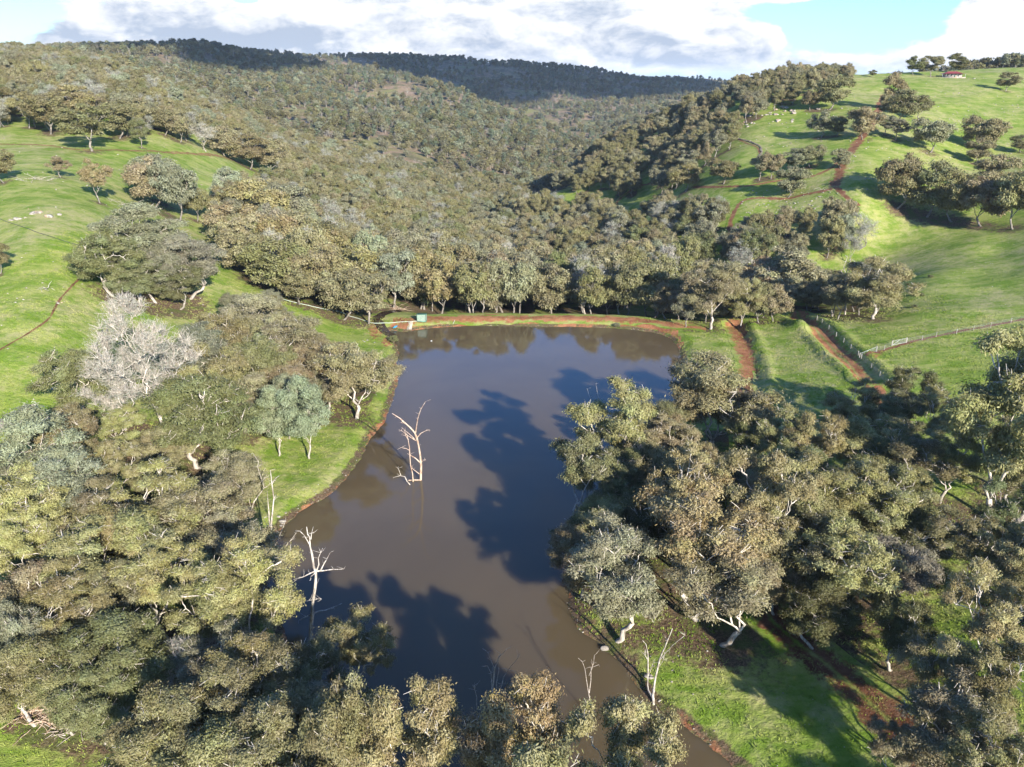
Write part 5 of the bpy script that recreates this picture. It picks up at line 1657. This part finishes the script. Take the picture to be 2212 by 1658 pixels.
def tufts():
    """grass clumps: one object of many blade tufts over the near pastures and banks"""
    r = np.random.RandomState(21)
    V0 = []; n = 0
    xs = r.uniform(-120, 130, 90000); ys = 45 + 185 * r.rand(90000) ** 1.3
    z = zt(xs, ys); U, V, D = proj(xs, ys, z)
    sd = np.full(len(xs), 99.); nr = (xs > -75) & (xs < 90); sd[nr] = sdist(xs[nr], ys[nr], SHORE)
    k = (U > -60) & (U < 2280) & (V > 500) & (V < 1720) & (sd > .6) & (fbm(xs / 6, ys / 6, 3, 5) > -.25)
    xs, ys, z = xs[k], ys[k], z[k]
    n = len(xs)
    B_ = 5
    x = np.repeat(xs, B_) + r.normal(size=n * B_) * .16; y = np.repeat(ys, B_) + r.normal(size=n * B_) * .16; zz = zt(x, y)
    a = r.uniform(0, 6.28, n * B_); hh = r.uniform(.10, .30, n * B_) * np.repeat(r.uniform(.6, 1.3, n), B_); w = .05 + .05 * r.rand(n * B_)
    ln = r.normal(size=(n * B_, 2)) * .12
    v = np.stack([np.c_[x - np.cos(a) * w, y - np.sin(a) * w, zz - .03], np.c_[x + np.cos(a) * w, y + np.sin(a) * w, zz - .03],
                  np.c_[x + ln[:, 0], y + ln[:, 1], zz + hh]], 1).reshape(-1, 3)
    me = mesh_np('grass', v, [np.arange(len(v)).reshape(-1, 3)])
    mt, N, out = new_mat('grass_blades')
    c, f = grass_color(N, pos(N))
    b = N.n('ShaderNodeBsdfDiffuse'); N.link(c, b.inputs[0]); N.link(b.outputs[0], out.inputs[0])
    me.materials.append(mt)
    o = link(bpy.data.objects.new('grass', me)); tag(o, 'tufts of grass over the banks and near pastures', None, None, 'stuff')
tufts()

# ------------------------------------------------------------------ pump shed, jetty, kayak, pipes
g = ground(911, 697); sx_, sy_, sz_ = g
sh = empty('shed', (sx_, sy_ + 1.1, float(zt(sx_, sy_ + 1.1))), 'small green corrugated steel shed on the red earth at left end of the dam', 'shed', None, R(-3))
def corr(mb, p0, ux, uy, L, Hh, n, amp):
    """corrugated panel from p0 along ux (length L) and uy (height Hh)"""
    ux = np.array(ux, float); uy = np.array(uy, float); nn = np.cross(ux, uy)
    t = np.linspace(0, 1, n * 4 + 1); off = (np.abs(((t * n) % 1) - .5) < .18).astype(float) * amp
    lo = np.array(p0) + t[:, None] * L * ux + off[:, None] * nn; hi = lo + uy * Hh
    v = np.stack([lo, hi], 1).reshape(-1, 3); i = np.arange(len(t) - 1) * 2
    mb.add(v, np.stack([i, i + 2, i + 3, i + 1], -1))
w_, d_, h1, h2 = 2.6, 2.2, 2.25, 2.0
mb = MB(); mb.box((0, 0, 1.0), (w_ - .06, d_ - .06, 2.0))
corr(mb, (-w_ / 2, -d_ / 2, .22), (1, 0, 0), (0, 0, 1), w_, h1 - .22, 9, .05)
corr(mb, (w_ / 2, -d_ / 2, .22), (0, 1, 0), (0, 0, 1), d_, h2 - .22, 8, .05)
corr(mb, (-w_ / 2, d_ / 2, .22), (0, -1, 0), (0, 0, 1), d_, h2 - .22, 8, .05)
corr(mb, (w_ / 2, d_ / 2, .22), (-1, 0, 0), (0, 0, 1), w_, h2 - .22, 9, .05)
mb.build('wall', M['greenroof'], sh)
mb = MB(); mb.box((0, 0, .10), (w_ + .12, d_ + .12, .26)); mb.build('plinth', M['green'], sh)
mb = MB(); a = math.atan2(h1 - h2 + .05, d_)
mb.box((0, 0, (h1 + h2) / 2 + .09), (w_ + .35, d_ + .45, .06), mat=np.array([[1, 0, 0], [0, math.cos(a), math.sin(a)], [0, -math.sin(a), math.cos(a)]]))
for i in range(9): mb.box((-w_ / 2 + i * w_ / 8, 0, (h1 + h2) / 2 + .14), (.06, d_ + .42, .05), mat=np.array([[1, 0, 0], [0, math.cos(a), math.sin(a)], [0, -math.sin(a), math.cos(a)]]))
mb.build('roof', M['green'], sh)
mb = MB()
for x_ in (-w_ / 2 - .02, w_ / 2 + .02): mb.box((x_, -d_ / 2 - .03, h1 / 2), (.09, .09, h1))
mb.build('corner_trim', M['green'], sh)

gj = ground(884, 712); gk = ground(884, 698)
mb = MB(); L = 4.4; e = empty('jetty', (gj[0], gj[1] - .2, 0.0), 'short pale timber jetty running down the dam face to the water', 'jetty')
z1 = max(gk[2] + .25, .9)
for i in range(16):
    t = i / 15; mb.box((0, t * L, .38 + (z1 - .38) * t), (1.45, L / 16 * .9, .05))
mb.build('deck', M['board'], e)
mb = MB()
for x_ in (-.62, .62):
    mb.tube([(x_, 0, .33), (x_, L, z1 - .06)], .05, 4)
    for t in (0, .45, .95): mb.tube([(x_, t * L, -.8), (x_, t * L, .33 + (z1 - .36) * t)], .06, 5)
mb.build('frame', M['log'], e)

g = ground(854, 708)
kk = empty('kayak', (g[0], g[1], float(zt(g[0], g[1])) + .16), 'blue plastic sit-in kayak lying on the grass beside the jetty', 'kayak', None, R(-22))
t = np.linspace(-1, 1, 15)
def hull(sw, sz, z0_, seg=10, lo=0, hi=2 * math.pi):
    th = np.linspace(lo, hi, seg, endpoint=False)
    w = sw * np.sqrt(np.clip(1 - np.abs(t) ** 2.4, 0.0004, 1)); rise = .10 * np.abs(t) ** 3
    v = np.stack([np.cos(th)[None] * w[:, None], np.repeat(t[:, None] * 1.45, seg, 1), z0_ + rise[:, None] + np.sin(th)[None] * sz * (w / sw)[:, None]], -1).reshape(-1, 3)
    i = np.arange(14)[:, None] * seg; j = np.arange(seg)[None]; j2 = (j + 1) % seg
    return v, np.stack([i + j, i + j2, i + seg + j2, i + seg + j], -1).reshape(-1, 4)
mb = MB(); mb.add(*hull(.37, .17, .05)); mb.build('hull', M['blue'], kk, smooth=True)
mb = MB(); th = np.linspace(0, 2 * math.pi, 17)[:-1]
mb.add(np.vstack([np.c_[.21 * np.cos(th), .62 * np.sin(th), np.full(16, .235)], np.c_[.17 * np.cos(th), .55 * np.sin(th), np.full(16, .225)]]), [[i, (i + 1) % 16, 16 + (i + 1) % 16, 16 + i] for i in range(16)])
mb.add(np.vstack([np.c_[.17 * np.cos(th), .55 * np.sin(th), np.full(16, .226)], [[0, 0, .226]]]), [[i, (i + 1) % 16, 16, 16] for i in range(0)] or [[0, 4, 8, 12]])
mb.box((0, -.15, .24), (.26, .30, .05)); mb.box((0, -.34, .32), (.26, .06, .20))
mb.build('seat', M['hole'], kk)

def pipe(name, label, px, rad, mat, up=.10, conv=None, extra=None, cat='pipe'):
    P = [ground(*p) for p in px]; P = np.array([q[:2] for q in P if q is not None])
    D = densify(P, 1.0, False, .10)
    z = zt(D[:, 0], D[:, 1]) + up
    if extra is not None: z = extra(D, z)
    mb = MB(); mb.tube(np.c_[D, z], rad, 5)
    tag(mb.build(name, M[mat], None, smooth=True), label, cat)
z8 = zx(1300, 1080, 3.687)
pipe('water_pipe', 'pale water pipe running down the left bank and across the creek to the shed', [(603, 645), (660, 660), (731, 674)] + [z8(*p) for p in [(0, 385), (90, 412), (180, 437), (300, 478), (380, 496), (520, 493), (640, 490), (800, 477), (985, 468)]], .085, 'pipe', .16)
pipe('water_pipe', 'long dark water pipe crossing the left pasture to the round hillside clump', [(-10, 470), (20, 482), (60, 495), (110, 512), (160, 528), (212, 540)], .075, 'hose', .10)
pipe('suction_hose', 'black suction hose running from the shed into the water', [z8(*p) for p in [(1057, 478), (1080, 530), (1108, 585), (1130, 604)]], .05, 'hose', .08, cat='hose')
pipe('furrow', 'thin dark furrow worn by stock across the left pasture', [(178, 598), (150, 625), (128, 650), (105, 690), (60, 722), (-10, 760)], .10, 'hose', -.05, cat='furrow') if False else None
mb = MB(); q = ground(*z8(1470, 505)); mb.tube([(q[0], q[1], q[2]), (q[0] + .5, q[1] + 1.2, q[2] + 1.0)], .06, 5)
tag(mb.build('marker_post', M['board']), 'pale plank leaning on the dam wall right of the shed', 'post')
mb = MB(); q = at_z(*z8(1172, 740), 0.0); rock_mesh(mb, (0, 0, .08), (.26, .2, .17), 5, 2)
tag(tri_build(mb, 'float', M['white'], None, q), 'small white float drifting on the pond in front of the shed', 'float')

# ------------------------------------------------------------------ fences and gates
def fence(label, px, side=0):
    P = [ground(*c6r(*p)) for p in px]
    e = empty('wire_fence', P[0], label, 'fence', 'wire fences of the right pasture')
    o = np.array(P[0]); Q = [np.array(p) - o for p in P]
    pts = []
    for a, b in zip(Q[:-1], Q[1:]):
        L = np.linalg.norm(b - a); k = max(1, round(L / 6.0))
        for j in range(k): pts.append(a + (b - a) * j / k)
    pts.append(Q[-1])
    for i, p in enumerate(pts):
        p[2] = float(zt(p[0] + o[0], p[1] + o[1])) - o[2]
        mb = MB(); mb.tube([(p[0], p[1], p[2] - .3), (p[0] + .02 * (i % 3 - 1), p[1], p[2] + 1.45)], .065 if i % 3 else .09, 6)
        mb.build('post', M['post'], e)
    mb = MB()
    for h in (.25, .55, .85, 1.1, 1.32):
        mb.tube([np.array(p) + [0, 0, h] for p in pts], .014, 3, False)
    mb.build('wires', M['wire'], e)
fence('wire fence running beside the red track down to the gate corner', [(890, 855), (922, 875), (965, 915), (1012, 962), (1060, 1000), (1105, 1042), (1152, 1085)])
fence('wire fence continuing downhill from the gate corner behind the airy gums', [(1172, 1105), (1235, 1165), (1290, 1215), (1340, 1270)])
fence('wire fence climbing the right pasture from the white gate to the right edge', [(1462, 1000), (1560, 985), (1650, 962), (1780, 942), (1888, 922), (1997, 902), (2127, 872), (2230, 855)])
fence('short length of wire fence between the two white gates', [(1270, 1058), (1320, 1045), (1366, 1020)])
def gate(a, b, label):
    A = np.array(ground(*c6r(*a))); Bq = np.array(ground(*c6r(*b)))
    e = empty('farm_gate', A, label, 'gate')
    d = Bq - A
    mb = MB()
    for p in (np.zeros(3), d): mb.tube([p + [0, 0, -.3], p + [0, 0, 1.55]], .10, 8)
    mb.build('gate_posts', M['post'], e)
    mb = MB()
    for h in (.25, .5, .75, 1.0): mb.tube([d * .02 + [0, 0, h], d * .98 + [0, 0, h]], .018, 4)
    mb.tube([d * .02 + [0, 0, .2], d * .02 + [0, 0, 1.3], d * .98 + [0, 0, 1.3], d * .98 + [0, 0, .2]], .035, 6)
    mb.tube([d * .02 + [0, 0, .2], d * .98 + [0, 0, .2]], .028, 5)
    mb.tube([d * .02 + [0, 0, .2], d * .5 + [0, 0, 1.25]], .03, 5)
    mb.build('gate_frame', M['white'], e)
gate((1160, 1098), (1268, 1055), 'white steel farm gate at the fence corner beside the red track')
gate((1370, 1018), (1458, 1000), 'white steel farm gate standing in the middle of the pasture fence')

# curved contour bank: a low dry-stone wall on the right hill
P = gpts([(1572, 293), (1600, 302), (1622, 308), (1640, 317), (1645, 330), (1640, 338)]); D = densify(P, .8, False, .3)
mb = MB(); k = 0
for p in D:
    for _ in range(3):
        rock_mesh(mb, (p[0] + rng.normal() * .25, p[1] + rng.normal() * .25, float(zt(*p)) + .25 * (_ % 2) + .1), (.5, .4, .35), 900 + k, 1); k += 1
tag(tri_build(mb, 'stone_wall', M['darkstone']), 'low dark curved stone wall along the grassy bank on the right hill', 'wall')

# ------------------------------------------------------------------ house on the hill crest
x_, y_, _ = at_y(2056, 166, 598); zz = float(zt(x_, y_)) + .2
hs = empty('house', (x_, y_, zz - .3), 'low homestead with a red hipped roof and verandah on the crest of the right hill', 'house', None, R(-14))
hs.scale = (.82, .82, .82)
mb = MB(); mb.box((0, 0, 1.3), (14, 8, 2.9)); mb.build('wall', M['cream'], hs)
def hip(mb, w, d, z0_, hgt, ridge):
    v = [(-w / 2, -d / 2, z0_), (w / 2, -d / 2, z0_), (w / 2, d / 2, z0_), (-w / 2, d / 2, z0_), (-ridge / 2, 0, z0_ + hgt), (ridge / 2, 0, z0_ + hgt)]
    mb.add(v, [[0, 1, 5, 4], [2, 3, 4, 5], [1, 2, 5, 5], [3, 0, 4, 4], [3, 2, 1, 0]])
mb = MB(); hip(mb, 18.5, 12.5, 2.62, .55, 14.5); hip(mb, 14.4, 8.4, 3.0, 1.7, 7); V_ = np.vstack(mb.v); Qs = [tuple(dict.fromkeys(q)) for q in np.vstack(mb.q)]
me = bpy.data.meshes.new('roof'); me.from_pydata([tuple(v) for v in V_], [], Qs); me.materials.append(M['redroof']); link(bpy.data.objects.new('roof', me), hs)
for i in range(7):
    mb = MB(); mb.box((-9 + i * 3, -6.0, 1.2), (.16, .16, 2.85)); mb.build('verandah_post', M['white'], hs)
for xx in (-4.6, -1.6, 3.8):
    mb = MB(); mb.box((xx, -4.03, 1.5), (1.5, .08, 1.2)); w_o = mb.build('window', M['glass'], hs)
    mb = MB()
    for a_, s_ in (((xx, -4.08, 2.13), (1.7, .06, .1)), ((xx, -4.08, .87), (1.7, .06, .1)), ((xx - .8, -4.08, 1.5), (.1, .06, 1.2)), ((xx + .8, -4.08, 1.5), (.1, .06, 1.2))): mb.box(a_, s_)
    mb.build('window_frame', M['white'], w_o)
mb = MB(); mb.box((1.2, -4.04, 1.05), (1.0, .09, 2.1)); mb.build('door', M['green'], hs)
mb = MB(); mb.box((0, 0, -.5), (19, 13, 1.1)); mb.build('slab', M['rock'], hs)

# ------------------------------------------------------------------ air
mb = MB(); mb.box((0, 5500, 120), (34000, 34000, 900))
zmin = float(GZ.min()) - 1.0
V_ = np.vstack(mb.v); V_[:, 2] = np.where(V_[:, 2] < 0, zmin, 190.0)
me = mesh_np('haze', V_, [np.vstack(mb.q)])
mt, N, out = new_mat('haze_air')
pv = N.n('ShaderNodeVolumePrincipled')
pv.inputs['Density'].default_value = 0.00004
pv.inputs['Color'].default_value = (0.72, 0.84, 1.0, 1)
pv.inputs['Anisotropy'].default_value = 0.0
N.link(pv.outputs[0], out.inputs['Volume'])
me.materials.append(mt)
hz = link(bpy.data.objects.new('haze', me)); tag(hz, 'thin blue air haze over the valley', None, None, 'stuff')

# ------------------------------------------------------------------ two solid cumulus meshes added unseen behind the camera to shade the far ridges
def cumulus(c, size, n, seed, label):
    r = np.random.RandomState(seed); mb = MB()
    for i in range(n):
        p = r.normal(size=3) * .42; p[2] = abs(p[2]) * .5
        s = r.uniform(.16, .34) * (1 - .4 * min(1, np.linalg.norm(p)))
        S = min(size)
        rock = MB(); rock_mesh(rock, (0, 0, 0), (1, 1, .62), seed * 100 + i, 3)
        mb.add(np.vstack(rock.v) * s * size[1] * 1.3 + p * np.array([size[0], size[1], size[2]]) , np.vstack(rock.q))
    mt, N, out = new_mat('shade_cloud_white')
    b = N.n('ShaderNodeBsdfDiffuse'); b.inputs[0].default_value = (.86, .87, .88, 1); N.link(b.outputs[0], out.inputs[0])
    tag(tri_build(mb, 'shade_cloud', mt, None, c), label, 'shade_cloud', None, 'structure')
cumulus((1560, -330, 1300), (1100, 640, 260), 60, 3, None)
cumulus((700, -1130, 1300), (520, 260, 160), 26, 5, None)
